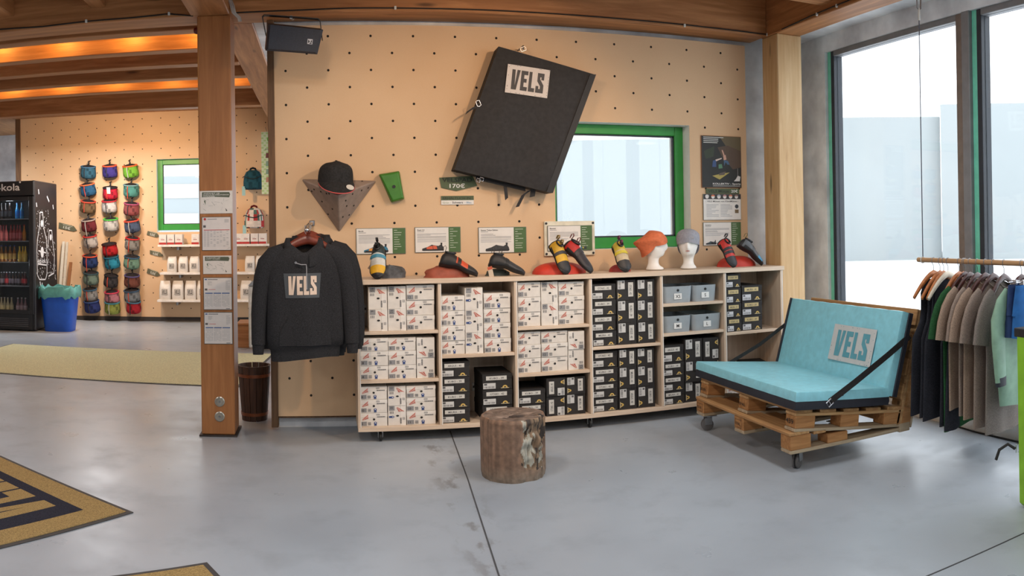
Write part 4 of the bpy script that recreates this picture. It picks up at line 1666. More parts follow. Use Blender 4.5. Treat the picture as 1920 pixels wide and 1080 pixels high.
shoe('red and black strapped climbing shoe, toe toward the room, on the last red hold', (WY(1362, 488, 5.62).x, 5.63, TOP + .062), -74, 48, 0, .245, (BLK, (44, 42, 44), (206, 54, 46), (206, 54, 46), (40, 38, 40), (50, 46, 44)), velcro=2, loops=1)
shoe('grey and blue climbing shoe on end at the right end of the shelf', (WY(1404, 480, 5.66).x, 5.66, TOP + .066), -14, 38, 0, .26, (BLK, (70, 150, 190), (100, 100, 104), (96, 100, 104), (90, 92, 94), (120, 110, 60)), loops=1)
for lab, px_, py_, Y, rot, col in (('grey paper tag hanging from the yellow and blue shoe', 699, 497, 5.60, 35, (150, 130, 116)), ('cream paper tag with an orange top on the plain black shoe', 920, 510, 5.545, -14, (206, 190, 170))):
    c = WY(px_, py_, Y)
    t = thing('paper_tag', lab, 'tag', c, (R(12), R(rot), 0))
    b = MB()
    b.box(-.017, .017, -.001, .001, -.04, .04, col, b=.0004)
    b.build('card', M_PRINT, t, local=True)
    b = MB()
    b.box(-.017, .017, -.0018, -.001, .018, .04, (196, 90, 60) if rot < 0 else (170, 150, 136))
    b.build('print', M_PRINT, t, local=True)

# ================================================================ mannequin heads with beanies
M_FOAM = mat('white_foam', (232, 228, 222), .6, vary=.02)


def head(label, loc, yaw, s=1.0):
    t = thing('mannequin_head', label, 'head', loc, (0, 0, R(yaw)), group='white display heads', scale=s)
    prof = [(0, .068, .062), (.012, .070, .064), (.022, .066, .060), (.035, .048, .045), (.06, .040, .039), (.085, .042, .041), (.10, .047, .046), (.113, .060, .052), (.13, .070, .060),
            (.15, .077, .066), (.17, .082, .070), (.19, .086, .073), (.21, .088, .0745), (.23, .087, .074), (.25, .081, .069), (.268, .070, .060), (.282, .052, .045), (.29, .03, .026), (.294, .01, .01)]
    cx = {0: 0}
    N = 40
    rings = []
    for z, rx, ry in prof:
        off = -.012 if .03 < z < .11 else 0
        rg = []
        for i in range(N):
            a_ = 2 * math.pi * i / N
            d = math.atan2(math.sin(a_), math.cos(a_))
            g = lambda w_: math.exp(-(d / w_) ** 2)
            e = 0.0
            e += .030 * g(.16) * math.exp(-((z - .172) / .014) ** 2)          # nose tip
            e += .016 * g(.14) * math.exp(-((z - .19) / .016) ** 2)           # bridge
            e += .008 * g(.32) * math.exp(-((z - .145) / .007) ** 2)          # lips
            e += .014 * g(.5) * math.exp(-((z - .118) / .012) ** 2)           # chin
            e += .006 * g(.9) * math.exp(-((z - .215) / .012) ** 2)           # brow
            for sd in (-.42, .42):
                e -= .011 * math.exp(-((d - sd) / .2) ** 2) * math.exp(-((z - .198) / .012) ** 2)   # eye sockets
                e += .004 * math.exp(-((d - sd) / .13) ** 2) * math.exp(-((z - .196) / .006) ** 2)
            for sd in (-1.62, 1.62):
                e += .010 * math.exp(-((d - sd) / .12) ** 2) * math.exp(-((z - .185) / .022) ** 2)  # ears
            rg.append((off + (rx + e) * math.cos(a_), (ry + (e if abs(math.sin(a_)) > .7 else e * .8)) * math.sin(a_), z))
        rings.append(rg)
    # finer rows between
    fine = []
    for i in range(len(rings) - 1):
        z0, z1 = prof[i][0], prof[i + 1][0]
        fine.append(rings[i])
    fine.append(rings[-1])
    b = MB()
    b.loft(fine, True, True)
    b.build('head_form', M_FOAM, t, 70, local=True, sub=1)
    p = MB()
    for k in (-1, 1):
        p.poly([(.0875 - .002 * abs(i), .006 * i, .1455 + k * (.0045 - .0011 * abs(i)) * (1 if k > 0 else .9)) for i in range(-3, 4)] + [(.084, .018, .1455), (.084, -.018, .1455)], (196, 110, 96))
    p.build('lips', M_PRINT, t, local=True)
    return t


def beanie(label, loc, yaw, col, slouch, m_name, low=.0, s=1.0):
    t = thing('beanie', label, 'beanie', loc, (0, 0, R(yaw)), group='beanies on the display heads', scale=s)
    b = MB()
    N = 36
    rings = []
    for k in range(15):
        u = k / 14
        rg = []
        for i in range(N):
            a_ = 2 * math.pi * i / N
            ca, sa = math.cos(a_), math.sin(a_)
            z0 = .206 + .010 * ca - .062 * max(0, -ca) ** .7 - .018 * abs(sa) - low * max(0, -ca)   # rim: over the brow, low at the nape
            zt = .322
            r_ = math.sqrt(max(.0, 1 - (u * .985) ** 4.0))
            z = z0 + (zt - z0) * u ** .8
            bx, by = .102 * r_, .088 * r_
            x = bx * ca - slouch * (.075 * u ** 1.2 * max(.1, .5 - .6 * ca) + .03 * u)
            y = by * sa * (1 + slouch * .30 * math.sin(math.pi * u))
            z -= slouch * (.085 * u ** 1.5 * max(0, .3 - .75 * ca) + .012 * u ** 2)
            w_ = .004 * math.sin(5 * a_ + 9 * u) * slouch + .001 * math.sin(40 * a_)
            rg.append((x + w_ * ca, y + w_ * sa, z))
        rings.append(rg)
    b.loft(rings, False, True)
    # inner fold so the rim has thickness
    inn = [(p_[0] * .95, p_[1] * .95, p_[2] + .004) for p_ in rings[0]]
    inn2 = [(p_[0] * .95, p_[1] * .95, p_[2] + .03) for p_ in rings[0]]
    b.loft([rings[0], inn, inn2], False, False)
    m_ = mat(m_name, col, .9, vary=.06, scale=60, bump=.25, bscale=600, spec=.2)
    b.build('knit', m_, t, 70, local=True)
    b = MB()
    b.box(.080, .0955, .028, .05, .240, .256, (40, 36, 36) if slouch > .5 else (170, 170, 178), b=.001)
    b.build('woven_label', M_PRINT, t, local=True)
    return t


h1, h2 = WY(1228, 504, 5.66), WY(1293, 504, 5.62)
head('white foam head in profile wearing the orange beanie', (h1.x, 5.66, TOP), -18, .98)
beanie('orange slouch beanie on the white head in profile', (h1.x, 5.66, TOP), -18, (206, 112, 76), 1.0, 'orange_jersey', .03, .98)
head('white foam head facing the room in the grey beanie', (h2.x, 5.64, TOP), -118, .98)
beanie('light grey snug beanie on the head facing the room', (h2.x, 5.64, TOP), -118, (150, 150, 158), .25, 'grey_jersey', .03, .98)


# ================================================================ notices and fittings on the post
PF = 5.70


def map_sheet(title, seed):
    def fn(p, w, h):
        p.rect(.003, .003, w - .003, h - .003, (222, 214, 206))
        p.poly([(w * .07, h * .72), (w * .07, h * .94), (w * .90, h * .93), (w * .93, h * .84), (w * .90, h * .70), (w * .5, h * .73)], (86, 92, 74), 1)
        for i, tx in enumerate(title):
            p.text(tx, w * .11, h * (.86 - i * .065), h * .045, (226, 222, 214), 2, width=w * min(.78, .05 * len(tx)))
        rr = random.Random(seed)
        for i in range(14):
            x_, y_ = w * rr.uniform(.12, .8), h * rr.uniform(.12, .62)
            a_ = rr.random() * 3
            l_ = w * rr.uniform(.08, .3)
            dx, dy = math.cos(a_) * l_, math.sin(a_) * l_ * .5
            x2, y2 = min(w * .88, max(w * .1, x_ + dx)), min(h * .66, max(h * .08, y_ + dy))
            p.poly([(x_, y_), (x2, y2), (x2 + .0015, y2 + .0015), (x_ + .0015, y_ + .0015)], (150, 148, 144), 1)
        p.poly([(w * .13, h * .55), (w * .17, h * .60), (w * .18, h * .38)], (74, 92, 66), 2)
        p.poly([(w * .78, h * .24), (w * .84, h * .12), (w * .80, h * .10)], (60, 64, 56), 2)
    return fn


def timetable(band, seed, cols=3):
    def fn(p, w, h):
        p.rect(.004, .004, w - .004, h - .004, (220, 212, 206))
        p.rect(w * .05, h * .92, w * .13, h * .955, band, 1)
        p.rect(w * .16, h * .925, w * .5, h * .948, (120, 118, 118), 1)
        p.lines(w * .15, h * .87, w * .30, 4, h * .03, (170, 166, 164), 1, .4, seed)
        p.lines(w * .78, h * .90, w * .93, 10, h * .03, (180, 176, 174), 1, .4, seed + 1)
        p.rect(w * .05, h * .60, w * .14, h * .66, (96, 92, 92), 1)
        p.rect(w * .18, h * .62, w * .42, h * .635, (206, 100, 90), 1)
        for c in range(cols):
            x0 = w * (.06 + c * .88 / cols)
            x1 = x0 + w * .80 / cols
            p.rect(x0, h * .50, x1, h * .53, band, 1)
            rr = random.Random(seed + c)
            for r_ in range(15):
                for k in range(5):
                    xa = x0 + (x1 - x0) * k / 5
                    if rr.random() < .85:
                        p.rect(xa, h * (.47 - r_ * .026), xa + (x1 - x0) * .14, h * (.482 - r_ * .026), (186, 182, 180), 1)
        p.rect(w * .78, h * .03, w * .92, h * .05, (120, 118, 118), 1)
    return fn


def redtable(p, w, h):
    p.rect(.004, .004, w - .004, h - .004, (220, 210, 204))
    p.disc(w * .11, h * .93, w * .045, (186, 60, 58), 1)
    p.rect(w * .2, h * .92, w * .52, h * .94, (140, 136, 136), 1)
    p.lines(w * .78, h * .92, w * .93, 4, h * .025, (150, 148, 148), 1, .4, 3)
    p.rect(w * .05, h * .68, w * .14, h * .75, (90, 88, 88), 1)
    p.rect(w * .07, h * .60, w * .95, h * .62, (190, 70, 66), 1)
    for r_ in range(12):
        rr = random.Random(r_)
        z = h * (.56 - r_ * .04)
        p.rect(w * .05, z, w * .93, z + .001, (190, 186, 184), 1)
        for k in range(8):
            if rr.random() < .5 or k < 2:
                p.rect(w * (.07 + k * .11), z + h * .008, w * (.07 + k * .11 + .07), z + h * .022, (170, 166, 164), 1)
    p.poly([(w * .82, h * .03), (w * .95, h * .05), (w * .95, h * .12)], (206, 196, 190), 1)


for q, fn, lab, bs_ in (((375, 357, 436, 401), map_sheet(['ANFAHRT AB', 'SCHULZE-DELITZSCH', 'STRASSE'], 1), 'topmost paper on the post, a sketched map with dark heading', (206, 198, 190)),
                        ((379, 406, 433, 470), redtable, 'notice with a red bar on the post, second from top', (96, 90, 80)),
                        ((381, 479, 434, 514), map_sheet(['ANFAHRT AB', 'LAPP KABEL'], 4), 'smaller sketched map on the post, third sheet from top', (206, 198, 190)),
                        ((382, 520, 435, 581), timetable((66, 96, 150), 7), 'timetable with a narrow text column, fourth sheet on the post', (96, 90, 80)),
                        ((383, 585, 436, 645), timetable((66, 96, 150), 17), 'lowest timetable sheet on the post above the sockets', (96, 90, 80))):
    x, z, w, h = rect_px(*q, PF)
    board('notice', lab, 'notice', x, z, w, h, fn, PF, .004, bs_, group='notices on the post', gap=.001)
for px_, py_, lab in ((412, 753, 'upper round metal floor socket cover low on the post'), (412, 781, 'lower round metal socket cover low on the post')):
    c = WY(px_, py_, PF)
    t = thing('socket_cover', lab, 'socket', (c.x, PF, c.z), (R(90), 0, 0), group='socket covers on the post')
    b = MB()
    b.lathe([(.036, 0), (.036, .005), (.031, .008), (.031, .004), (.022, .004), (.020, .009), (.008, .009), (.007, .005)], 20)
    b.build('ring', mat('brushed_nickel', (176, 170, 158), .35, .9, vary=.08), t, 35, local=True)
    b = MB()
    b.lathe([(.007, .004), (.007, .0105), (.003, .0105)], 8)
    b.build('bolt', M_STEEL, t, local=True)
c = WY(355, 67, 6.0)
t = thing('alarm_beacon', 'small dark red beacon fixed on the left side of the post', 'beacon', (-.895, 5.86, c.z), (0, R(-90), 0))
b = MB()
b.lathe([(.03, 0), (.03, .012), (.026, .014)], 14)
b.build('socket', M_BLACK, t, 40, local=True)
b = MB()
b.lathe([(.026, .014), (.027, .03), (.022, .045), (.01, .05)], 14)
b.build('lens', mat('dark_red_lens', (104, 24, 22), .25), t, 60, local=True)

# ================================================================ hoodies on a wall arm
HY = 5.15
arm = thing('display_hook', 'chrome waterfall arm holding the black hoodies', 'hook', (-.10, WALLY, 1.45))
e0 = WY(571, 431, HY - .05)
b = MB()
hx = e0.x + .015
b.tube([(hx + .02, WALLY - .002, e0.z + .05), (hx + .01, 5.5, e0.z + .035), (hx, HY - .06, e0.z)], .011, 10)
b.build('tube', M_CHROME, arm, 60)
b = MB()
b.ball((hx, HY - .065, e0.z), .014, 10)
b.build('end_knob', M_CHROME, arm, 60)
b = MB()
b.box(hx + .0, hx + .04, WALLY - .01, WALLY, e0.z + .03, e0.z + .07, b=.003)
b.build('wall_plate', M_CHROME, arm)
for k in range(2):
    b = MB()
    b.tube([(hx - .012 + k * .03, HY - .03 + .06 * k, e0.z + .013), (hx - .012 + k * .03, HY - .03 + .06 * k, e0.z + .03)], .003, 6)
    b.build('stop_pin', M_CHROME, arm)

M_HOOD = mat('black_marl_fleece', (39, 39, 41), .95, vary=.35, scale=260, bump=.35, bscale=300, spec=.15)
M_HWOOD = mat('reddish_hanger_wood', (104, 46, 32), .35, vary=.15, scale=30)


def hanger_mesh(w=.21, drop=.06, t=.012, hook=.075):
    b = MB()
    pts = []
    for i in range(13):
        s = -1 + 2 * i / 12
        pts.append((s * w, -.012 * abs(s) ** 2, -hook - .012 - drop * abs(s) ** 1.4))
    b.tube(pts, [t * (.75 + .5 * (1 - abs(-1 + 2 * i / 12))) for i in range(13)], 8, up=(0, 1, 0), flat=.62)
    h = MB()
    r = .018
    hp = [(r * math.cos(a_) , 0, r * math.sin(a_)) for a_ in [R(-40 + 27 * k) for k in range(9)]]
    hp = [(x_, 0, z_) for x_, _, z_ in hp]
    hp.append((-r * .75, 0, -r * .9))
    hp.append((0, 0, -r * 1.9))
    hp.append((0, 0, -hook - .012))
    h.tube(hp, .0022, 6, up=(0, 1, 0))
    return b, h


def hoodie(label, loc, yaw, with_print, seed, width=1.0):
    rr = random.Random(seed)
    t = thing('hoodie', label, 'hoodie', loc, (0, 0, R(yaw)), group='black hoodies on the wall arm')
    ph = [rr.random() * 6 for _ in range(4)]
    # origin: centre of collar; garment hangs below. x across, -y front
    N = 56
    zr = [0.0, -.012, -.03, -.055, -.09, -.14, -.20, -.30, -.40, -.50, -.60, -.655, -.665, -.70, -.735]
    wr = [.080, .12, .165, .205, .228, .236, .238, .238, .240, .243, .246, .240, .222, .220, .216]
    dr = [.050, .055, .058, .062, .068, .070, .070, .070, .070, .070, .072, .070, .060, .060, .058]

    def wrinkle(x, z):
        f = min(1, -z / .3)
        return .014 * f * math.sin(12 * x + ph[0]) + .008 * f * math.sin(27 * x + 3 * z + ph[1])

    def front(x, z):
        k = 0
        while k < len(zr) - 2 and zr[k + 1] > z:
            k += 1
        u = (zr[k] - z) / (zr[k] - zr[k + 1])
        w = (wr[k] * (1 - u) + wr[k + 1] * u) * width
        d = dr[k] * (1 - u) + dr[k + 1] * u
        ca = min(1, abs(x) / w) ** (1 / .7)
        return -d * math.sqrt(max(0, 1 - ca * ca)) ** .8 + wrinkle(x, z)
    rings = []
    for z, w, d in zip(zr, wr, dr):
        rg = []
        for k in range(N):
            a_ = 2 * math.pi * k / N
            ca, sa = math.cos(a_), math.sin(a_)
            x = w * width * math.copysign(abs(ca) ** .7, ca)
            y = d * math.copysign(abs(sa) ** .8, sa) + wrinkle(x, z)
            sl = -.035 * (abs(x) / .2) ** 1.5 * max(0, 1 + z / .2)
            if z > -.06:
                sl -= .07 * max(0, -sa) * max(0, 1 - abs(x) / .09) * (1 + z / .06)      # dipped neckline in front
            zz = z + sl + (.012 * math.sin(9 * x + ph[2]) if z < -.6 else 0)
            rg.append((x, y, zz))
        rings.append(rg)
    b = MB()
    b.loft(rings, False, True)
    b.build('body', M_HOOD, t, 70, local=True)
    for s in (-1, 1):
        b = MB()
        pts = [(s * .13, .0, -.045), (s * .19, .0, -.075), (s * .235, .0, -.13), (s * .262, .005, -.22), (s * .280, .008, -.33), (s * .291, .005, -.45), (s * .296, 0, -.58), (s * .298, -.01, -.645)]
        b.tube(pts, [.045, .060, .066, .062, .057, .052, .047, .044], 14, up=(0, 1, 0), flat=.85)
        o = b.build('sleeve', M_HOOD, t, 70, local=True)
        b = MB()
        b.tube([(s * .298, -.010, -.64), (s * .299, -.013, -.69), (s * .299, -.014, -.705)], [.040, .036, .034], 14, up=(0, 1, 0), flat=.8)
        b.build('cuff', M_HOOD, o, 60, local=True)
    # hood: raised collar flaps and folded hood behind
    # two raised hood edges that open in front, and the hood hanging behind
    b = MB()
    rings = []
    for j in range(19):
        a_ = R(-90 + 14 + (360 - 28) * j / 18)
        ca, sa = math.cos(a_), math.sin(a_)
        fr_ = max(0, -sa)
        cx_, cy_ = .104 * ca, .070 * sa + .010
        zb = -.045 - .080 * fr_ ** 1.3
        hgt = .078 - .030 * fr_ ** 2
        ox, oy = ca, sa
        rings.append([(cx_ + ox * .022, cy_ + oy * .022 - .004, zb - .03), (cx_ + ox * .030, cy_ + oy * .026, zb + hgt * .35), (cx_ + ox * .012, cy_ + oy * .012, zb + hgt),
                      (cx_ - ox * .012, cy_ - oy * .010, zb + hgt * .92), (cx_ - ox * .014, cy_ - oy * .010, zb + .0), (cx_ + ox * .0, cy_ + oy * .0, zb - .03)])
    b.loft(rings, True, True)
    b.build('hood_edge', M_HOOD, t, 80, local=True)
    b = MB()
    b.ball((0, .105, -.035), .1, 18, s=(1.35, .55, .80))
    b.build('hood', M_HOOD, t, 70, local=True)
    # pouch pocket
    b = MB()
    rows = []
    for z, w in ((-.46, .10), (-.56, .16), (-.645, .165)):
        rows.append([(w * i / 8, front(w * i / 8, z) - .006, z) for i in range(-8, 9)])
    b.loft(rows, False, False, closed=False)
    b.build('pouch_pocket', M_HOOD, t, 60, local=True)
    if with_print:
        cx0 = -.015
        for nm, layer in (('chest_print', 0), ('chest_lettering', 1)):
            pb = MB()
            if layer == 0:
                nx, nz = 14, 8
                g = []
                for j in range(nz + 1):
                    v_ = j / nz
                    z_ = -.19 - .155 * v_
                    hw = .118 - .012 * v_
                    g.append([(cx0 + hw * (-1 + 2 * i / nx), front(cx0 + hw * (-1 + 2 * i / nx), z_) - .003, z_) for i in range(nx + 1)])
                pb.loft(g, False, False, (62, 66, 70), closed=False)
            else:
                x0 = cx0 - .088
                for ch, cw in zip('VELS', (.047, .037, .033, .043)):
                    # cut each letter in thin horizontal strips so that it follows the cloth
                    poly = LOGO[ch]
                    nz = 20
                    for j in range(nz):
                        v0, v1 = j / nz, (j + 1) / nz
                        vm = (v0 + v1) / 2

                        def spans(v):
                            xs = []
                            for i in range(len(poly)):
                                (xa, ya), (xb, yb) = poly[i], poly[(i + 1) % len(poly)]
                                if (ya > v) != (yb > v):
                                    xs.append(xa + (xb - xa) * (v - ya) / (yb - ya))
                            return sorted(xs)
                        sa_ = spans(vm)
                        for i in range(0, len(sa_) - 1, 2):
                            q4 = []
                            for xx, vv in ((sa_[i], v0), (sa_[i + 1], v0), (sa_[i + 1], v1), (sa_[i], v1)):
                                X_, Z_ = x0 + xx * cw, -.325 + vv * .118
                                q4.append((X_, front(X_, Z_) - .0062, Z_))
                            pb.poly(q4, (206, 184, 166))
                    x0 += cw + .006
            pb.build(nm, M_PRINT, t, local=True)
    b = MB()
    b.tube([(-.055, -.098, -.125), (-.02, -.100, -.135), (.010, -.100, -.135), (.012, -.100, -.16), (.012, -.100, -.29)], .0028, 6)
    b.build('drawstring', mat('grey_cord', (150, 150, 154), .7), t, 60, local=True)
    b = MB(Matrix.Translation((-.055, -.095, -.122)) @ Matrix.Rotation(R(90), 4, 'X'))
    b.lathe([(.008, 0), (.008, .004), (.004, .004)], 12)
    b.build('eyelet', M_CHROME, t, local=True)
    return t


def hanger(label, loc, yaw, m, group, w=.21, drop=.06, t_=.012, hook=.075):
    t = thing('hanger', label, 'hanger', loc, (0, 0, R(yaw)), group=group)
    a_, h_ = hanger_mesh(w, drop, t_, hook)
    a_.build('bar', m, t, 60, local=True)
    h_.build('hook', M_STEEL, t, 60, local=True)
    return t


ac = WY(573, 468, HY)
for k, (dx, dy, dz, yaw, lab, hl) in enumerate(((0, 0, 0, 3, 'front black hoodie with the white chest print, hanging on the wall arm', 'front reddish wooden hanger inside the printed hoodie'),
                                            (.035, .13, .012, -4, 'black hoodie hanging second, just behind the printed one', 'reddish wooden hanger of the second hoodie'),
                                            (.05, .26, .016, -7, 'black hoodie hanging at the back, closest to the wall', 'reddish wooden hanger of the hoodie closest to the wall'))):
    cx_ = ac.x + dx
    hoodie(lab, (cx_ - .01, HY + dy, 1.375 + dz), yaw, k == 0, k + 2, 1.0)
    hanger(hl, (hx + .002 * k, HY + dy + .018, e0.z + .012 * k - .002), yaw, M_HWOOD, 'reddish hangers of the hoodies', .13, .055, .027, .045)

# ================================================================ tree stump stool
SC_ = Vector((1.083, 4.655, 0))
st = thing('tree_stump', 'weathered tree trunk stool standing before the shelf', 'stump', SC_)


def stump_r(th, z):
    r = .192
    r += .006 * noise.noise(Vector((math.cos(th) * 2, math.sin(th) * 2, z * 1.5)))
    r += .004 * noise.noise(Vector((math.cos(th) * 7, math.sin(th) * 7, z * 2 + 5)))
    d = math.atan2(math.sin(th + 1.02), math.cos(th + 1.02))          # carved side, towards the camera and right
    m = math.exp(-(d / .55) ** 4)
    env = max(0, min(1, (z - .05) / .06)) * max(0, min(1, (.33 - z) / .05))
    r -= m * (.016 + .034 * (noise.noise(Vector((d * 4.2, 3.1, z * 12))) + .2) + .016 * noise.noise(Vector((d * 11, 8.1, z * 24)))) * (.35 + .65 * env)
    d2 = math.atan2(math.sin(th + .38), math.cos(th + .38))           # split at the right edge
    r -= .035 * math.exp(-(d2 / .10) ** 2) * max(.15, min(1, (z - .02) / .1))
    r *= 1 - .03 * max(0, (.03 - z) / .03) - .05 * max(0, (z - .335) / .02)
    return r


N = 200
HS = .352
b = MB()
rings = []
zs = [0, .01, .03] + [(.03 + .305 * k / 60) for k in range(1, 61)] + [HS - .006, HS]
for z in zs:
    rings.append([(stump_r(2 * math.pi * k / N, z) * math.cos(2 * math.pi * k / N), stump_r(2 * math.pi * k / N, z) * math.sin(2 * math.pi * k / N), z) for k in range(N)])


def top_z(x, y):
    d = 0
    d += .028 * math.exp(-((x + .03) / .075) ** 2 - ((y + .045) / .032) ** 2) * (.7 + .6 * noise.noise(Vector((x * 30, y * 30, 1))))
    d += .018 * math.exp(-((x - .05) / .06) ** 2 - ((y + .02) / .02) ** 2)
    d += .006 * noise.noise(Vector((x * 16, y * 40, 4)))
    return HS - d


for f in (.95, .88, .80, .72, .64, .56, .48, .40, .32, .24, .16, .08, .02):
    rg = []
    for k in range(N):
        th = 2 * math.pi * k / N
        r = stump_r(th, HS) * f
        rg.append((r * math.cos(th), r * math.sin(th), top_z(r * math.cos(th), r * math.sin(th))))
    rings.append(rg)


def stump_col(i, j):
    th = 2 * math.pi * (j + .5) / N
    if i >= len(zs):
        f = (i - len(zs)) / 13
        nz = noise.noise(Vector((math.cos(th) * 3 * (1 - f), math.sin(th) * 9 * (1 - f), 2.2)))
        xx, yy = .19 * (1 - f) * math.cos(th), .19 * (1 - f) * math.sin(th)
        if top_z(xx, yy) < HS - .012:
            return (58, 46, 40)
        k = .5 + nz
        return tuple(a_ + (c_ - a_) * max(0, min(1, k)) for a_, c_ in zip((92, 76, 66), (150, 130, 116)))
    z = zs[min(i, len(zs) - 1)]
    d = math.atan2(math.sin(th + .92), math.cos(th + .92))
    m = math.exp(-((d + .35 * noise.noise(Vector((z * 9, 4.2, .5)))) / .62) ** 4) * max(0, min(1, (z - .03) / .08))
    sx, sz = d * 4.2, z * 15
    wx, wz = noise.noise(Vector((sx * .8, sz * .5, 11))), noise.noise(Vector((sx * .8, sz * .5, 23)))
    n1 = noise.noise(Vector((sx + 1.2 * wx, sz * .7 + 1.2 * wz, 1.3)))
    n2 = noise.noise(Vector((sx * 3 + wx, sz * 1.6, 7.3)))
    base = (152, 120, 98)
    g = .5 + .8 * noise.noise(Vector((th * 9, z * 1.5, 3)))
    base = tuple(a_ * (.78 + .3 * g) for a_ in base)
    if z < .10:
        base = tuple(a_ + (c_ - a_) * .6 * (1 - z / .10) for a_, c_ in zip(base, (150, 140, 124)))
    if m > .35:
        k = n1 + .45 * n2
        if k > .10:
            return tuple(c_ * (.86 + .25 * n2) for c_ in (208, 204, 188))
        if k < -.30:
            return (58, 46, 38)
        return tuple(c_ * (.9 + .4 * n2) for c_ in (150, 124, 98))
    return base


b.loft(rings, True, True, None, stump_col)
b.build('trunk', painted('weathered_trunk', .6, vary=.25, bump=.6, bscale=60), st, 50, local=True)

# ================================================================ wooden bucket behind the post
bk_ = thing('waste_bucket', 'dark wooden stave bucket standing behind the post', 'bucket', (-.565, 6.25, 0))
M_STAVE = wood('dark_stave_wood', (84, 56, 40), (48, 30, 22), 'z', .6, 1.5, knots=False)
for k in range(14):
    a0, a1 = 2 * math.pi * k / 14 + .02, 2 * math.pi * (k + 1) / 14 - .02
    b = MB()

    def arc(r, z):
        return [(r * math.cos(a_), r * math.sin(a_), z) for a_ in (a0, (a0 + a1) / 2, a1)]
    b.loft([arc(.098, 0) + arc(.084, 0)[::-1], arc(.128, .42) + arc(.114, .42)[::-1]], True, True)
    b.build('stave', M_STAVE, bk_, local=True)
b = MB()
b.lathe([(.092, .01), (.092, .02)], 20)
b.build('base_disc', M_STAVE, bk_, local=True)
for z, r in ((.335, .123), (.04, .1015)):
    b = MB()
    b.lathe([(r, z), (r + .0035, z), (r + .005, z + .024), (r + .0015, z + .024)], 28, cap=False)
    b.build('hoop', mat('copper_brown_hoop', (132, 78, 50), .4, .4), bk_, 40, local=True)

# ================================================================ mats on the floor
def carpet(name, col, dark=None):
    m, nt, bs = _new(name)
    v = _coord(nt)
    f = _noise(nt, v, 180, 2, .7)
    lo = tuple(c_ * .72 for c_ in col)
    nt.links.new(_ramp(nt, f, [(.35, lo), (.65, col)]), bs.inputs['Base Color'])
    bs.inputs['Roughness'].default_value = 1
    bs.inputs['Specular IOR Level'].default_value = .1
    _bump(nt, bs, f, .7, .006)
    return m


M_TAN = carpet('tan_loop_pile', (186, 156, 104))
M_NAVY = carpet('navy_loop_pile', (58, 58, 70))
M_RUBE = mat('dark_rubber_edge', (64, 62, 62), .7)
tip = Vector((-1.004, 4.084, 0))
U = Vector((-.806, .591, 0)).normalized()
Wd = Vector((-.591, -.806, 0)).normalized()


def mat_rug(label, tip, U, Wd, LU, LW, logo, m_pile, name='floor_mat'):
    t = thing(name, label, 'mat', tip + U * LU / 2 + Wd * LW / 2)
    b = MB()
    e = .028
    b.prism([(0, 0), (LU, 0), (LU, LW), (0, LW)], tip, U, Wd, (0, 0, .005))
    b.build('rubber_edge', M_RUBE, t)
    b = MB()
    b.prism([(e, e), (LU - e, e), (LU - e, LW - e), (e, LW - e)], tip + Vector((0, 0, .002)), U, Wd, (0, 0, .007))
    b.build('pile', m_pile, t)
    if logo:
        b = MB()
        m0, m1, n0, n1 = logo
        b.prism([(m0, n0), (m1, n0), (m1, n1), (m0, n1)], tip + Vector((0, 0, .0085)), U, Wd, (0, 0, .0010))
        b.build('dark_field', M_NAVY, t)
        ws = [0.26, 0.22, 0.20, 0.25]
        bw, bh = .13, .08
        g = .02
        span = (m1 - m0) - 2 * bw
        k_ = (span - 3 * g) / sum(ws)
        x0 = m0 + bw
        for ch, cw in zip('VELS', ws):
            b = MB()
            b.prism([(x0 + a_ * cw * k_, n0 + bh + c_ * (n1 - n0 - 2 * bh)) for a_, c_ in LOGO[ch]], tip + Vector((0, 0, .0092)), U, Wd, (0, 0, .0010))
            b.build('letter', m_pile, t)
            x0 += cw * k_ + g
    return t


mat_rug('large tan mat with dark lettering lying in the foreground', tip, U, Wd, 1.34, 1.15, (.185, 1.155, .185, .965), M_TAN)
t2 = Vector((-.536, 3.518, 0))
mat_rug('tan mat corner at the lower picture edge', t2, Vector((-.87, -.49, 0)).normalized(), Vector((.49, -.87, 0)).normalized(), 1.5, .9, None, M_TAN)
M_YEL = carpet('yellowish_pile', (236, 236, 196))
c0 = Vector((-4.05, 9.90, 0))
u_ = Vector((1, -.10, 0)).normalized()
w_ = Vector((-.10, -1, 0)).normalized()
mat_rug('long yellowish runner mat on the floor before the drinks fridge', c0, u_, w_, 3.45, 2.06, None, M_YEL, 'runner_mat')


# ================================================================ pallet bench
M_PAL = wood('pallet_spruce', (206, 164, 112), (150, 106, 64), 'y', .75, 1.4)
M_PALX = wood('pallet_spruce_cross', (212, 174, 124), (160, 118, 74), 'x', .75, 1.4)
M_BLK = wood('pallet_block', (196, 144, 90), (146, 98, 56), 'x', .8, 2.0)
M_OLD = wood('grey_pallet_board', (196, 178, 150), (150, 130, 104), 'x', .8, 1.6)
bench = thing('pallet_bench', 'lounge bench knocked together from wooden pallets on castors', 'bench', (2.95, 4.55, 0))
YN, YF = 3.945, 5.175            # near and far ends
rows_y = [(YN, YN + .11), ((YN + YF) / 2 - .06, (YN + YF) / 2 + .06), (YF - .11, YF)]
SL = math.atan2(-.10, .80)


def slab(T, q, name, m, parent=bench, bev=.004):
    b = MB(T)
    b.box(*q, b=bev)
    return b.build(name, m, parent)


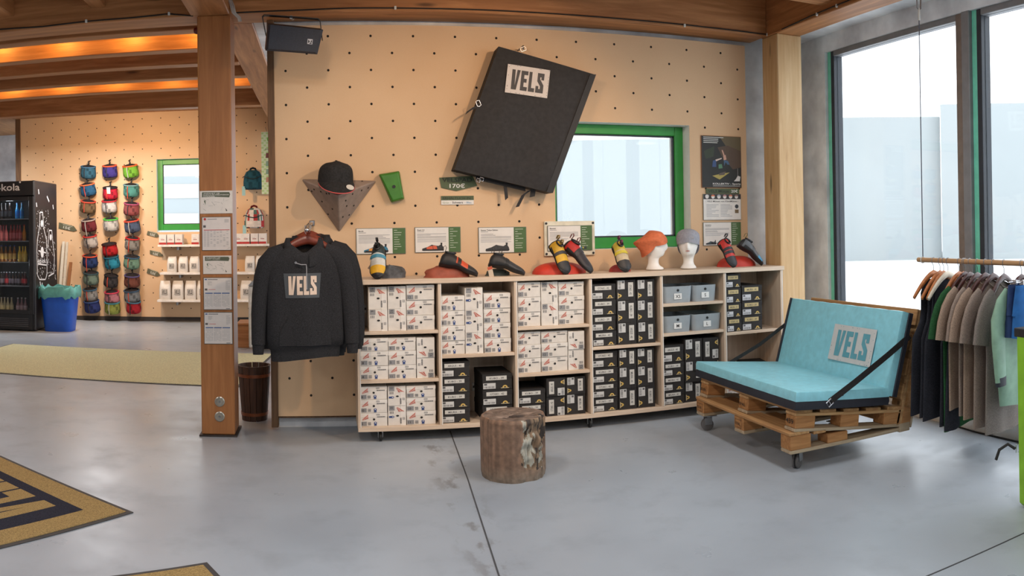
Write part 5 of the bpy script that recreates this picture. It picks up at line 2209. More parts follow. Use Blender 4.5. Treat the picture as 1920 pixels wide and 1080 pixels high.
I4 = Matrix.Identity(4)
for (ya, yb) in rows_y:
    slab(I4, (2.535, 3.39, ya, yb, .108, .130), 'skid_board', M_OLD)
    slab(I4, (2.535, 2.68, ya, yb, .130, .212), 'block', M_BLK)
    slab(I4, (2.80, 2.95, ya, yb, .130, .185), 'block', M_BLK)
for x0, x1, z in ((2.53, 2.67, .213), (2.70, 2.79, .2)):
    slab(I4, (x0, x1, YN, YF, z, z + .02), 'cross_board', M_PAL)
UT = Matrix.Translation((2.56, 0, .236)) @ Matrix.Rotation(-SL, 4, 'Y')
for (ya, yb) in rows_y:
    slab(UT, (0, .82, ya, yb, 0, .02), 'skid_board', M_OLD)
    for x0 in (.005, .335, .675):
        slab(UT, (x0, x0 + .14, ya, yb, .02, .092), 'block', M_BLK)
    slab(UT, (0, .82, ya, yb, .092, .112), 'stringer_board', M_PALX)
for x0 in (0, .175, .35, .525, .70):
    slab(UT, (x0, x0 + .12, YN, YF, .112, .132), 'deck_board', M_PAL)
# the back pallet
BT = Matrix.Translation((3.335, 0, .15)) @ Matrix.Rotation(R(15.5), 4, 'Y')
for (ya, yb) in rows_y:
    slab(BT, (.022, .044, ya, yb, 0, .755), 'upright_board', M_PALX)
    for z0 in (.01, .34, .63):
        slab(BT, (.044, .118, ya, yb, z0, z0 + .11), 'block', M_BLK)
    slab(BT, (.118, .138, ya, yb, 0, .755), 'upright_board', M_OLD)
for z0 in (.0, .16, .32, .48, .645):
    slab(BT, (0, .022, YN, YF, z0, z0 + .11), 'deck_board', M_PAL)
slab(I4, (3.36, 3.45, YN - .004, YN + .06, .10, .155), 'foot_block', M_OLD)
slab(I4, (3.36, 3.45, YF - .06, YF, .10, .155), 'foot_block', M_OLD)
# stamps on blocks
for (ya, yb), s_ in zip(rows_y, ('439', 'EPAL', 'EUR')):
    p = Print((2.5628, yb - .012, .268), (0, -1, 0), (0, 0, 1), (-1, 0, 0), .001)
    p.text(s_, .008, .012, .030 if s_ == '439' else .020, (46, 32, 22), 0, width=.08)
    p.build('stamp', M_PRINT, bench)
    p = Print((2.535, yb - .012, .140), (0, -1, 0), (0, 0, 1), (-1, 0, 0), .001)
    if s_ != '439':
        for a_ in ((0, 0, .085, .003), (0, .05, .085, .053), (0, 0, .003, .053), (.082, 0, .085, .053)):
            p.rect(*a_, (60, 42, 28))
        p.text(s_, .01, .016, .018, (60, 42, 28), 0, width=.06)
        p.build('stamp', M_PRINT, bench)


def castor(x, y, parent, ang, z=.108, r=.043):
    T = Matrix.Translation((x, y, 0)) @ Matrix.Rotation(ang, 4, 'Z')
    b = MB(T)
    b.box(-.045, .045, -.04, .04, z - .005, z)
    b.lathe([(.022, z - .017), (.022, z - .005)], 14)
    b.box(-.038, .014, -.026, -.023, r, z - .015, b=.001)
    b.box(-.038, .014, .023, .026, r, z - .015, b=.001)
    o = b.build('castor', M_STEEL, parent, 40)
    for s in (-1, 1):
        b = MB(T @ Matrix.Translation((-.018, s * .0115 - .009, r)) @ Matrix.Rotation(R(-90), 4, 'X'))
        b.lathe([(.012, 0), (r - .012, .0), (r, .004), (r, .014), (r - .012, .018), (.012, .018)], 22)
        b.build('wheel', mat('grey_castor_rubber', (92, 90, 90), .6), o, 40)


castor(2.64, 4.03, bench, R(35))
castor(2.60, 5.10, bench, R(-15))
castor(3.22, 4.45, bench, R(10))
castor(3.22, 5.05, bench, R(10))

# ================================================================ turquoise pad on the bench
M_TURQ = mat('turquoise_nylon', (140, 206, 220), .42, vary=.04, scale=20, bump=.06, bscale=600)
M_NAVYN = mat('dark_navy_nylon', (36, 38, 48), .6, vary=.1)
tp = thing('crash_pad', 'opened turquoise and black crash pad laid on the pallet bench', 'crash pad', (2.95, 4.55, .37))


def cushion(T, lx, ly, h, split, name_top, name_low, seed, wrinkle=.004):
    """padded slab in its own frame: x depth, y length, z thickness; lower part dark"""
    rr = random.Random(seed)
    ph = [rr.random() * 6 for _ in range(5)]
    nx, ny = 16, 26
    top = []
    for j in range(ny + 1):
        row = []
        for i in range(nx + 1):
            s, t_ = i / nx, j / ny
            e = min(s, 1 - s, t_, 1 - t_)
            z = h + .010 * min(1, e * 7) + wrinkle * min(1, e * 5) * (math.sin(7 * s + 3 * t_ + ph[0]) + .7 * math.sin(11 * t_ - 4 * s + ph[1]))
            row.append((s * lx, t_ * ly, z))
        top.append(row)
    edge = top[0] + [r[-1] for r in top[1:]] + top[-1][-2::-1] + [r[0] for r in top[-2:0:-1]]
    b = MB(T)
    idx = [b.add(r) for r in top]
    for j in range(ny):
        for i in range(nx):
            b.face([idx[j] + i, idx[j] + i + 1, idx[j + 1] + i + 1, idx[j + 1] + i])
    n = len(edge)

    def lvl(z, out):
        cx_, cy_ = lx / 2, ly / 2
        return [(p_[0] + math.copysign(out, p_[0] - cx_) * (1 if abs(abs(p_[0] - cx_) - cx_) < 1e-6 else 0) + .0015 * math.sin(k * 1.9), p_[1] + math.copysign(out, p_[1] - cy_) * (1 if abs(abs(p_[1] - cy_) - cy_) < 1e-6 else 0), z) for k, p_ in enumerate(edge)]
    b.loft([edge, lvl(h - .008, .004), lvl(split, .003)], False, True)
    b.build(name_top, M_TURQ, tp, 50)
    b = MB(T)
    b.loft([lvl(split + .001, .001), lvl(split * .5, .004), lvl(0, .0)], True, True)
    b.build(name_low, M_NAVYN, tp, 50)


ST = Matrix.Translation((2.545, 3.905, .372)) @ Matrix.Rotation(-SL - R(1.5), 4, 'Y')
cushion(ST, .70, 1.29, .105, .050, 'seat_cushion', 'seat_underside', 3)
BKT = Matrix.Translation((3.305, 3.905, .345)) @ Matrix.Rotation(R(16.5), 4, 'Y') @ Matrix.Rotation(R(-90), 4, 'Y')
# its own frame: x up the back, y along the bench, z towards the sitter
cushion(BKT, .53, 1.29, .085, .034, 'back_cushion', 'back_underside', 8)
# near-end flap of the back shows darker binding
b = MB(BKT)
b.box(-.004, .534, -.012, .002, .0, .036, b=.003)
b.build('binding', M_NAVYN, tp)
b = MB(BKT)
b.box(-.004, .534, 1.286, 1.30, .0, .1, b=.003)
b.build('binding', M_NAVYN, tp)
p0 = WX(1567, 611, 3.33)
c_a = BKT.inverted() @ WX(1567, 611, 3.335)
c_b = BKT.inverted() @ WX(1559, 682, 3.29)
y_l = (BKT.inverted() @ WX(1566, 645, 3.315)).y
y_r = (BKT.inverted() @ WX(1645, 650, 3.315)).y
pl = Print(BKT @ Vector((.145, y_l, .1022)), (BKT.to_3x3() @ Vector((0, -1, 0))).normalized(), (BKT.to_3x3() @ Vector((1, 0, 0))).normalized(), (BKT.to_3x3() @ Vector((0, 0, 1))).normalized(), .0002, .0008)
lw, lh = abs(y_l - y_r), .245
pl.rect(0, 0, lw, lh, (206, 204, 202))
pl.vels(lw * .12, lh * .13, lw * .76, lh * .72, (96, 160, 174), 2)
for k in range(22):
    rr = random.Random(k)
    x_, y_ = rr.choice([(rr.random() * lw * .96, rr.choice([.02, .95]) * lh), (rr.choice([.02, .95]) * lw, rr.random() * lh * .96)])
    pl.rect(x_, y_, x_ + .006, y_ + .004, (100, 150, 160), 1)
pl.build('logo_patch', M_PRINT, tp)
# near strap with buckle and far strap
b = MB()
na = py_near = WY(1556, 753, 3.90)
nb = WY(1706, 630, 3.895)
b.ribbon([na, na.lerp(nb, .3) + Vector((0, 0, -.006)), na.lerp(nb, .7) + Vector((0, 0, -.006)), nb], .040, .004, (-.63, 0, .77))
b.build('strap', M_NYL, tp)
b = MB()
b.ribbon([na + Vector((.0, -.004, .004)), na + Vector((.05, -.004, .028)), na + Vector((.10, -.004, .034))], .024, .003, (.3, 0, 1))
b.build('strap_end', M_NYL, tp)
b = MB(Matrix.Translation(na + Vector((-.004, -.006, -.006))) @ Matrix.Rotation(R(-35), 4, 'Y'))
b.tube([(-.02, 0, .016), (.02, 0, .016), (.02, 0, -.016), (-.02, 0, -.016)], .004, 6, closed=True)
b.tube([(0, 0, .016), (0, 0, -.016)], .003, 6)
b.build('buckle', M_CHROME, tp)
b = MB()
fa, fb = WY(1365, 682, 5.21), WY(1483, 600, 5.21)
b.ribbon([fa, fa.lerp(fb, .5) + Vector((0, 0, -.02)), fb], .026, .004, (-.6, 0, .8))
b.build('strap', M_NYL, tp)

# ================================================================ clothes rail hanging from a rope
RXR, RZR = 3.60, 1.197
rail = thing('clothes_rail', 'round wooden clothes rail hung from the beam on a rope', 'rail', (RXR, 3.2, RZR))
b = MB()
b.tube([(RXR, 4.0, RZR), (RXR, 2.0, RZR - .004)], .0165, 14)
b.build('rod', wood('beech_rod', (196, 158, 116), (156, 116, 78), 'y', .45, 1, knots=False), rail, 50)
for i, y in enumerate((3.955, 2.1)):
    b = MB()
    b.tube([(RXR, y, RZR + .018), (RXR, y, 2.80)], .0035, 6)
    b.build('rope', mat('dark_thin_rope', (70, 72, 84), .6), rail, 60)
    b = MB()
    b.tube([(RXR + .02 * math.sin(a_), y, RZR + .02 * math.cos(a_)) for a_ in [2 * math.pi * k / 10 for k in range(10)]], .0035, 6, closed=True)
    b.build('rope_loop', mat('cream_rope', (206, 204, 196), .8), rail, 60)
    b = MB()
    b.tube([(RXR, y, 2.78), (RXR, y, 2.86)], [.008, .006], 8)
    b.build('rope_knot', mat('cream_rope', (206, 204, 196), .8), rail, 60)
    b = MB()
    b.tube([(RXR - .016, y, 2.86), (RXR - .018, y, 2.97), (RXR - .008, y, 3.0), (RXR + .008, y, 3.0), (RXR + .018, y, 2.97), (RXR + .016, y, 2.86), (RXR, y, 2.845)], .0045, 8, closed=True)
    b.build('carabiner', M_STEEL, rail, 60)

M_TEE = mat('taupe_marl_jersey', (136, 122, 112), .95, vary=.18, scale=250, bump=.15, bscale=400, spec=.1)
M_TEE2 = mat('grey_marl_jersey', (124, 116, 110), .95, vary=.18, scale=250, bump=.15, bscale=400, spec=.1)
M_TEE3 = mat('sand_marl_jersey', (150, 130, 114), .95, vary=.18, scale=250, bump=.15, bscale=400, spec=.1)
M_VEST = mat('charcoal_jersey', (46, 47, 53), .95, vary=.15, scale=120, bump=.15, bscale=400, spec=.1)
M_GTEE = mat('dark_green_jersey', (44, 84, 52), .95, vary=.12, scale=120, spec=.1)
M_MINT = mat('mint_shell_fabric', (128, 162, 140), .6, vary=.08)
M_LTW = mat('orange_brown_hanger_wood', (180, 112, 62), .4, vary=.12, scale=25)
M_PALEW = mat('pale_hanger_wood', (222, 212, 192), .4, vary=.05)
M_DKW = mat('dark_hanger_wood', (72, 38, 32), .3, vary=.2, scale=25)


def garment(name, label, cat, loc, yaw, m, kind, seed, length=.70, group=None, thick=.020):
    rr = random.Random(seed)
    ph = [rr.random() * 6 for _ in range(4)]
    t = thing(name, label, cat, loc, (0, 0, R(yaw)), group=group)
    N = 44
    if kind == 'tee':
        prof = [(0, .085), (-.012, .13), (-.03, .19), (-.055, .225), (-.09, .238), (-.16, .236), (-.3, .232), (-.45, .236), (-.6, .242), (-.7, .248)]
    elif kind == 'vest':
        prof = [(0, .115), (-.02, .135), (-.06, .135), (-.12, .14), (-.18, .158), (-.22, .20), (-.25, .225), (-.35, .232), (-.55, .245), (-.7, .258)]
    else:
        prof = [(0, .09), (-.02, .15), (-.05, .21), (-.09, .24), (-.2, .25), (-.45, .25), (-.6, .25), (-.7, .24)]
    rings = []
    k_ = length / .70
    for z, w in prof:
        rg = []
        f = min(1, -z / .25)
        d = thick * (.75 + .55 * f)
        for k in range(N):
            a_ = 2 * math.pi * k / N
            ca, sa = math.cos(a_), math.sin(a_)
            x = w * math.copysign(abs(ca) ** .8, ca)
            fold = f * (.010 * math.sin(15 * x + ph[0]) + .006 * math.sin(31 * x + ph[1] + 2 * z))
            y = d * sa + fold
            sl = -.115 * (abs(x) / .2) ** 1.3 * max(0, 1 + z / .45)
            if z > -.05:
                sl -= (.05 if kind != 'vest' else .10) * max(0, -sa) * max(0, 1 - abs(x) / .08)
                sl -= .015 * max(0, sa) * max(0, 1 - abs(x) / .08)
            zz = (z + sl) * k_ + (.012 * math.sin(12 * x + ph[2]) * f if z < -.5 else 0)
            rg.append((x, y, zz))
        rings.append(rg)
    b = MB()
    b.loft(rings, False, False)
    b.build('body', m, t, 75, local=True)
    if kind == 'tee':
        for s in (-1, 1):
            b = MB()
            b.tube([(s * .14, 0, -.09), (s * .19, 0, -.135), (s * .235, .0, -.195), (s * .262, .004, -.27), (s * .280, .006, -.37)], [.05, .068, .078, .082, .084], 16, up=(0, 1, 0), flat=.30, cap=False)
            b.build('sleeve', m, t, 75, local=True)
        b = MB()
        b.tube([(.075 * math.cos(a_), thick * .95 * math.sin(a_), -.016 - .048 * max(0, -math.sin(a_)) - .004 * math.cos(a_)) for a_ in [2 * math.pi * k / 20 for k in range(20)]], .006, 6, closed=True)
        b.build('neck_rib', m, t, 75, local=True)
    elif kind == 'jacket':
        for s in (-1, 1):
            b = MB()
            b.tube([(s * .14, 0, -.08), (s * .20, 0, -.14), (s * .25, .0, -.23), (s * .265, -.01, -.35), (s * .27, -.02, -.47), (s * .265, -.02, -.56)], [.05, .066, .066, .060, .054, .048], 14, up=(0, 1, 0), flat=.4)
            o = b.build('sleeve', m, t, 75, local=True)
            b = MB()
            b.tube([(s * .265, -.02, -.535), (s * .263, -.02, -.585)], [.05, .046], 14, up=(0, 1, 0), flat=.42)
            b.build('cuff', M_NAVYN, o, 60, local=True)
    else:
        pass
    return t


def px_to_y(px_):
    return WX(px_, 490, RXR).y


G = 'garments on the clothes rail'
GH = 'hangers on the clothes rail'
seq = [
    # px, hanger material, hanger words, garment words, material, kind, length
    (1750, M_LTW, 'orange brown hanger first on the far end of the rail', 'charcoal vest first on the far end of the rail', M_VEST, 'vest', .86),
    (1762, M_LTW, 'orange brown hanger second from the far rail end', 'charcoal vest second from the far rail end', M_VEST, 'vest', .86),
    (1769, M_LTW, 'orange brown hanger third from the far rail end', 'charcoal vest third from the far rail end', M_VEST, 'vest', .87),
    (1777, M_PALEW, 'pale hanger fourth from the far rail end', 'charcoal vest on the pale hanger', M_VEST, 'vest', .88),
    (1798, M_LTW, 'orange brown hanger just after the gap on the rail', 'charcoal vest just after the gap on the rail', M_VEST, 'vest', .90),
    (1806, M_LTW, 'orange brown hanger next to the dark green shirt', 'charcoal vest next to the dark green shirt', M_VEST, 'vest', .90),
    (1809, M_DKW, 'dark hanger inside the dark green shirt', 'dark green t-shirt between the vests and the taupe shirts', M_GTEE, 'tee', .92),
    (1818, M_DKW, 'dark hanger inside the first taupe shirt', 'first taupe t-shirt after the dark green one', M_TEE3, 'tee', .80),
    (1832, M_DKW, 'dark hanger inside the second taupe shirt', 'second taupe t-shirt after the dark green one', M_TEE, 'tee', .82),
    (1847, M_DKW, 'dark hanger inside the third taupe shirt', 'third taupe t-shirt after the dark green one', M_TEE3, 'tee', .84),
    (1862, M_DKW, 'dark hanger inside the fourth taupe shirt', 'fourth taupe t-shirt after the dark green one', M_TEE, 'tee', .88),
    (1882, M_DKW, 'dark hanger inside the greyish shirt nearest the shorts', 'greyish taupe t-shirt right before the mint jacket', M_TEE2, 'tee', .90),
    (1915, M_DKW, 'dark hanger inside the mint jacket', 'mint green shell jacket with dark cuffs near the blue shorts', M_MINT, 'jacket', .72),
]
for i, (px_, hm, hw, gw, gm, kind, ln) in enumerate(seq):
    y = px_to_y(px_)
    yaw = 8 + (i % 3) * 3
    hanger(hw, (RXR, y, RZR + .001), yaw, hm, GH, .215, .145, .017, .072)
    nm, ct = {'vest': ('vest', 'vest'), 'tee': ('t_shirt', 't-shirt'), 'jacket': ('jacket', 'jacket')}[kind]
    garment(nm, gw, ct, (RXR, y, RZR - .088 - (.012 if kind == 'vest' else 0)), yaw, gm, kind, i + 3, ln, G)


def shorts(label, px_, m, seed, dz=0, hl=''):
    y = px_to_y(px_)
    t = thing('shorts', label, 'shorts', (RXR, y, RZR - .115 + dz), (0, 0, R(10)), group='shorts on clip hangers')
    rr = random.Random(seed)
    ph = rr.random() * 6
    b = MB()
    rings = []
    for z, w, d in ((0, .19, .022), (-.03, .195, .026), (-.10, .205, .034), (-.17, .215, .04)):
        rings.append([(w * math.copysign(abs(math.cos(a_)) ** .7, math.cos(a_)), d * math.sin(a_) + .008 * math.sin(18 * w * math.cos(a_) + ph) * min(1, -z * 8), z) for a_ in [2 * math.pi * k / 32 for k in range(32)]])
    b.loft(rings, False, True)
    b.build('waist', m, t, 70, local=True)
    for s in (-1, 1):
        b = MB()
        b.tube([(s * .105, 0, -.15), (s * .112, 0, -.22), (s * .118, 0, -.30)], [.098, .104, .108], 18, up=(0, 1, 0), flat=.42, cap=False)
        b.build('leg', m, t, 70, local=True)
    h = thing('clip_hanger', hl, 'hanger', (RXR, y, RZR + .001), (0, 0, R(10)), group='clip hangers of the shorts')
    b = MB()
    b.tube([(-.19, 0, -.10), (.19, 0, -.10)], .004, 8)
    b.build('bar', M_CHROME, h, 60, local=True)
    _, hk = hanger_mesh(.1, .01, .01, .09)
    hk.build('hook', M_STEEL, h, 60, local=True)
    for s in (-1, 1):
        b = MB()
        b.box(s * .12 - .012, s * .12 + .012, -.014, .014, -.135, -.09, b=.003)
        b.build('clip', M_CHROME, h, local=True)


shorts('dark blue shorts clipped on the rail before the mint jacket', 1922, mat('dark_blue_cotton', (40, 62, 104), .9, vary=.1), 1, 0, 'clip hanger of the dark blue shorts')
shorts('bright blue shorts clipped at the near picture edge of the rail', 1936, mat('bright_blue_cotton', (34, 96, 160), .9, vary=.1), 2, 0, 'clip hanger of the bright blue shorts')

# ================================================================ lime pad at the picture edge, floor cable
lp = thing('crash_pad', 'lime green and black crash pad standing upright at the picture edge', 'crash pad', (3.25, 2.62, 0))
LT = Matrix.Translation((3.075, 2.70, 0)) @ Matrix.Rotation(R(-8), 4, 'Z')
b = MB(LT)
b.box(0, .10, -.75, 0, .005, .90, b=.02)
b.build('lime_half', mat('lime_nylon', (136, 190, 42), .5, vary=.06, bump=.1, bscale=200), lp, 40)
b = MB(LT)
b.box(.10, .20, -.75, .002, .005, .90, b=.02)
b.build('black_half', M_NYL, lp, 40)
b = MB(LT)
b.box(-.002, .202, -.752, .004, .86, .905, b=.004)
b.build('end_binding', M_NYL, lp)
b = MB(LT)
b.tube([(-.0, .01, .29), (-.03, .03, .315), (-.07, .05, .29), (-.085, .06, .24)], .008, 8)
b.build('carry_strap', M_NYL, lp, 60)
b = MB(LT @ Matrix.Translation((.02, .008, .29)))
b.tube([(-.015, 0, .02), (.015, 0, .02), (.015, 0, -.02), (-.015, 0, -.02)], .003, 6, closed=True)
b.build('buckle', M_CHROME, lp)
b = MB()
b.tube([FZ(1690, 768, .006), FZ(1702, 771, .006), FZ(1760, 789, .006), FZ(1830, 810, .006), FZ(1902, 827, .006), (3.93, 2.9, .006), (3.92, 1.6, .006)], .006, 6)
tag(b.build('floor_cable', M_BLACK, None, 60), 'black cable lying on the floor along the windows', 'cable')


# ================================================================ drinks fridge
FXL, FXR, FYF, FYB, FH = -5.20, -4.22, 11.25, 12.25, 2.25
fr_ = thing('drinks_fridge', 'tall black drinks fridge with a glass door full of bottles', 'fridge', ((FXL + FXR) / 2, (FYF + FYB) / 2, 0))
M_FB = mat('black_lacquer', (30, 30, 33), .35, vary=.08)
M_FI = mat('fridge_interior', (60, 62, 66), .5, vary=.1)
b = MB()
b.box(FXR - .05, FXR, FYF, FYB, .02, FH, b=.012)
side = b.build('side_panel', M_FB, fr_)
b = MB()
b.box(FXL, FXL + .05, FYF, FYB, .02, FH, b=.012)
b.build('side_panel', M_FB, fr_)
b = MB()
b.box(FXL + .05, FXR - .05, FYB - .05, FYB, .02, FH - .02)
b.build('back_panel', M_FI, fr_)
b = MB()
b.box(FXL + .05, FXR - .05, FYF + .01, FYB - .05, FH - .25, FH - .005, b=.004)
b.build('roof_panel', M_FB, fr_)
b = MB()
b.box(FXL + .05, FXR - .05, FYF + .01, FYB - .05, .02, .26, b=.004)
base_ = b.build('plinth', M_FB, fr_)
for k in range(5):
    b = MB()
    b.box(FXL + .1, FXR - .12, FYF - .004, FYF + .012, .07 + k * .028, .083 + k * .028)
    b.build('vent_slat', mat('dark_vent', (70, 70, 74), .5), base_)
b = MB()
b.box(FXL, FXR, FYF - .03, FYF + .01, FH - .235, FH - .005, b=.02)
hd = b.build('header', M_FB, fr_)
p = Print((0, FYF - .03, 0))
lx = WY(37, 345, FYF - .03).x
p.text('fritz-kola', lx - .66, WY(20, 356, FYF).z - .012, .105, (222, 222, 226), 0, width=.66)
p.disc(lx + .005, WY(38, 343, FYF).z + .01, .016, (210, 210, 214), 0)
p.build('lettering', M_PRINT, hd)
dr_ = MB()
for q in ((FXL, FXL + .06, .26, FH - .24), (FXR - .085, FXR - .01, .26, FH - .24), (FXL + .06, FXR - .085, .26, .32), (FXL + .06, FXR - .085, FH - .30, FH - .24)):
    dr_.box(q[0], q[1], FYF - .045, FYF - .005, q[2], q[3], b=.004)
door_ = dr_.build('door_frame', M_FB, fr_)
b = MB()
b.box(FXL + .06, FXR - .085, FYF - .03, FYF - .024, .32, FH - .30)
b.build('door_glass', glass('fridge_glass', (.93, .95, .97)), door_)
SHZ = [WY(30, y_, FYF + .22).z for y_ in (410.5, 451.5, 490.5, 534.5, 587)]
for z in SHZ:
    b = MB()
    b.box(FXL + .05, FXR - .05, FYF + .06, FYB - .06, z - .012, z)
    b.build('wire_shelf', M_STEEL, fr_)
# chalk drawing of two bottles on the side
p = Print((FXR, FYF, 0), (0, 1, 0), (0, 0, 1), (1, 0, 0), .001)
CH = (206, 208, 212)


def on_side(px_, py_):
    v = WX(px_, py_, FXR)
    return v.y - FYF, v.z


def stroke(a_, c_, w=.012):
    (x0, y0), (x1, y1) = on_side(*a_), on_side(*c_)
    ln = math.hypot(x1 - x0, y1 - y0) or 1
    nx, ny = -(y1 - y0) / ln * w / 2, (x1 - x0) / ln * w / 2
    p.poly([(x0 + nx, y0 + ny), (x1 + nx, y1 + ny), (x1 - nx, y1 - ny), (x0 - nx, y0 - ny)], CH)


rr = random.Random(11)
for path in ([(75, 398), (74, 425), (70, 450), (69, 470), (70, 515), (74, 524)], [(80, 398), (82, 428), (87, 450), (88, 480), (88, 515), (85, 524)], [(75, 398), (80, 398)], [(74, 524), (85, 524)],
             [(92, 432), (91, 450), (89, 465)], [(97, 432), (99, 455), (102, 480), (101, 512), (91, 518)], [(92, 432), (97, 432)], [(72, 470), (86, 474)], [(71, 495), (87, 497)]):
    for a_, c_ in zip(path, path[1:]):
        stroke(a_, c_, .02)
for _ in range(170):
    x_, y_ = rr.uniform(68, 104), rr.uniform(392, 522)
    if y_ < 440 and x_ > 92:
        continue
    stroke((x_, y_), (x_ + rr.uniform(-.6, .8), y_ + rr.uniform(.8, 3.5)), .012)
for a_, c_ in (((72, 355), (73, 364)), ((88, 368), (92, 378)), ((99, 384), (100, 392)), ((68, 380), (69, 388)), ((75, 528), (76, 535)), ((79, 530), (79, 537))):
    stroke(a_, c_, .03)
cx_, cy_ = on_side(79, 473)
p.disc(cx_, cy_, .07, CH, 1, 14, .085)
cx_, cy_ = on_side(78.5, 419)
p.disc(cx_, cy_, .05, CH, 1, 12, .055)
cx_, cy_ = on_side(95, 445)
p.disc(cx_, cy_, .05, CH, 1, 12, .05)
a_, c_ = on_side(71, 494)
p.text('fritz-kola', a_, c_, .07, CH, 1, width=.33)
p.build('chalk_print', M_PRINT, side)['kind'] = 'stuff'


# bottles
def bottle_mesh(name, glass_c, label_c, cap_c, h=.235, r=.032):
    b = MB()
    prof = [(r * .9, 0), (r, .008), (r, h * .16), (r, h * .42), (r, h * .50), (r * .62, h * .66), (r * .40, h * .78), (r * .38, h * .93), (r * .46, h * .94), (r * .46, h)]
    cols = [glass_c, glass_c, label_c, label_c, glass_c, glass_c, glass_c, cap_c, cap_c]
    b.lathe(prof, 12, cols=cols)
    return b.mesh(name, painted('bottle_glass', .15, vary=.05), 40)


BK = {
    'dark cola': (((34, 26, 24), (60, 60, 64), (40, 40, 44)), .245), 'bright blue': (((60, 150, 206), (40, 120, 200), (60, 110, 170)), .245),
    'pink': (((196, 100, 110), (214, 120, 128), (150, 40, 50)), .245), 'red': (((176, 70, 74), (206, 96, 100), (140, 34, 40)), .245), 'orange': (((222, 140, 40), (232, 150, 40), (190, 60, 40)), .245),
    'amber': (((150, 96, 40), (212, 176, 96), (40, 60, 140)), .25), 'yellow': (((222, 186, 60), (226, 196, 80), (206, 180, 60)), .235),
    'small dark': (((40, 32, 34), (120, 110, 120), (150, 150, 156)), .20), 'small red': (((70, 30, 34), (190, 60, 66), (150, 150, 156)), .20),
    'clear cream': (((190, 184, 150), (214, 206, 160), (190, 190, 180)), .24), 'pale violet': (((150, 120, 130), (196, 176, 186), (190, 186, 190)), .24),
}
BM = {k: bottle_mesh('bottle', *v_[0], h=v_[1]) for k, v_ in BK.items()}
ROWS = [
    ('top', 0, [(3, 'dark cola'), (11, 'dark cola'), (19, 'dark cola'), (33, 'bright blue'), (42, 'bright blue')]),
    ('second', 1, [(2, 'pink'), (7, 'pink'), (12, 'pink'), (21, 'red'), (27, 'red'), (33, 'red'), (38, 'red'), (46, 'orange')]),
    ('third', 2, [(3, 'amber'), (11, 'amber'), (19, 'amber'), (27, 'amber'), (37, 'yellow'), (43, 'yellow'), (48, 'yellow')]),
    ('fourth', 3, [(2, 'small dark'), (7, 'small dark'), (12, 'small red'), (18, 'small dark'), (24, 'small dark'), (30, 'small dark'), (36, 'small dark'), (42, 'small red'), (47, 'small red')]),
    ('lowest', 4, [(2, 'clear cream'), (8, 'clear cream'), (14, 'clear cream'), (21, 'clear cream'), (33, 'pale violet'), (40, 'pale violet'), (47, 'pale violet')]),
]
for rn, si, items in ROWS:
    cnt = {}
    tot = {}
    for _, k in items:
        tot[k] = tot.get(k, 0) + 1
    for j, (px_, k) in enumerate(items):
        cnt[k] = cnt.get(k, 0) + 1
        o = bpy.data.objects.new('bottle', BM[k])
        C.objects.link(o)
        Yb = FYF + .20 + (.03 if j % 2 else 0)
        o.location = (WY(px_, 480, Yb).x, Yb, SHZ[si])
        which = '' if tot[k] == 1 else ['leftmost ', 'second ', 'third ', 'fourth ', 'fifth ', 'sixth ', 'seventh '][cnt[k] - 1]
        tag(o, '%s%s bottle on the %s shelf of the drinks fridge' % (which, k, rn), 'bottle', 'bottles in the drinks fridge')

# ================================================================ blue bin with liner, leaning poles
bn = thing('waste_bin', 'blue plastic waste bin with a teal liner bag beside the fridge', 'bin', (-3.925, 11.50, 0))
b = MB()


def rsq(w_, d_, z_, e=.35, n=28):
    return [(w_ * math.copysign(abs(math.cos(a_)) ** e, math.cos(a_)), d_ * math.copysign(abs(math.sin(a_)) ** e, math.sin(a_)), z_) for a_ in [2 * math.pi * k / n for k in range(n)]]


b.loft([rsq(.21, .17, 0, .5), rsq(.215, .175, .01, .5), rsq(.275, .22, .60, .5), rsq(.29, .23, .605, .5), rsq(.29, .23, .625, .5), rsq(.265, .21, .625, .5), rsq(.20, .16, .02, .5)], True, True)
b.build('tub', mat('blue_plastic', (24, 84, 190), .4, vary=.04), bn, 40, local=True)
b = MB()
rg = []
for z, k in ((.50, 1.02), (.53, 1.06), (.60, 1.07), (.655, 1.03), (.66, .95), (.60, .90), (.40, .86)):
    rr_ = rsq(.285 * k, .227 * k, z, .5, 40)
    rg.append([(x_ * (1 + .02 * math.sin(i_ * 2.3)), y_ * (1 + .02 * math.sin(i_ * 1.7)), z_ + (.02 * math.sin(i_ * 1.3) + .012 * math.sin(i_ * 2.9) if z < .56 or z > .6 else 0)) for i_, (x_, y_, z_) in enumerate(rr_)])
b.loft(rg, False, False)
b.build('liner_bag', mat('teal_liner', (88, 158, 156), .35, vary=.1), bn, 60, local=True)
for nm, px_, ptop, pbot, w, col, lab in (('pole', 118, 453, 540, .045, (214, 206, 190), 'white pole leaning on the far wall beside the fridge'), ('pole', 124.5, 454, 540, .04, (206, 196, 178), 'second white pole leaning right of the first'),
                                        ('plank', 131, 492, 540, .05, (150, 100, 62), 'short brown plank leaning beside the white poles')):
    b = MB()
    a_, c_ = WY(px_, ptop, 12.9), FZ(px_ - 3, 598, 0)
    top_ = Vector((a_.x, 12.95, a_.z))
    bot_ = Vector((a_.x - .04, 12.72, 0.005))
    b.ribbon([bot_, top_], w, .03, (1, 0, 0), col)
    tag(b.build(nm, painted('pole_paint', .5), None), lab, 'pole')
pq = rect_px(106, 478, 112, 489, 12.98)

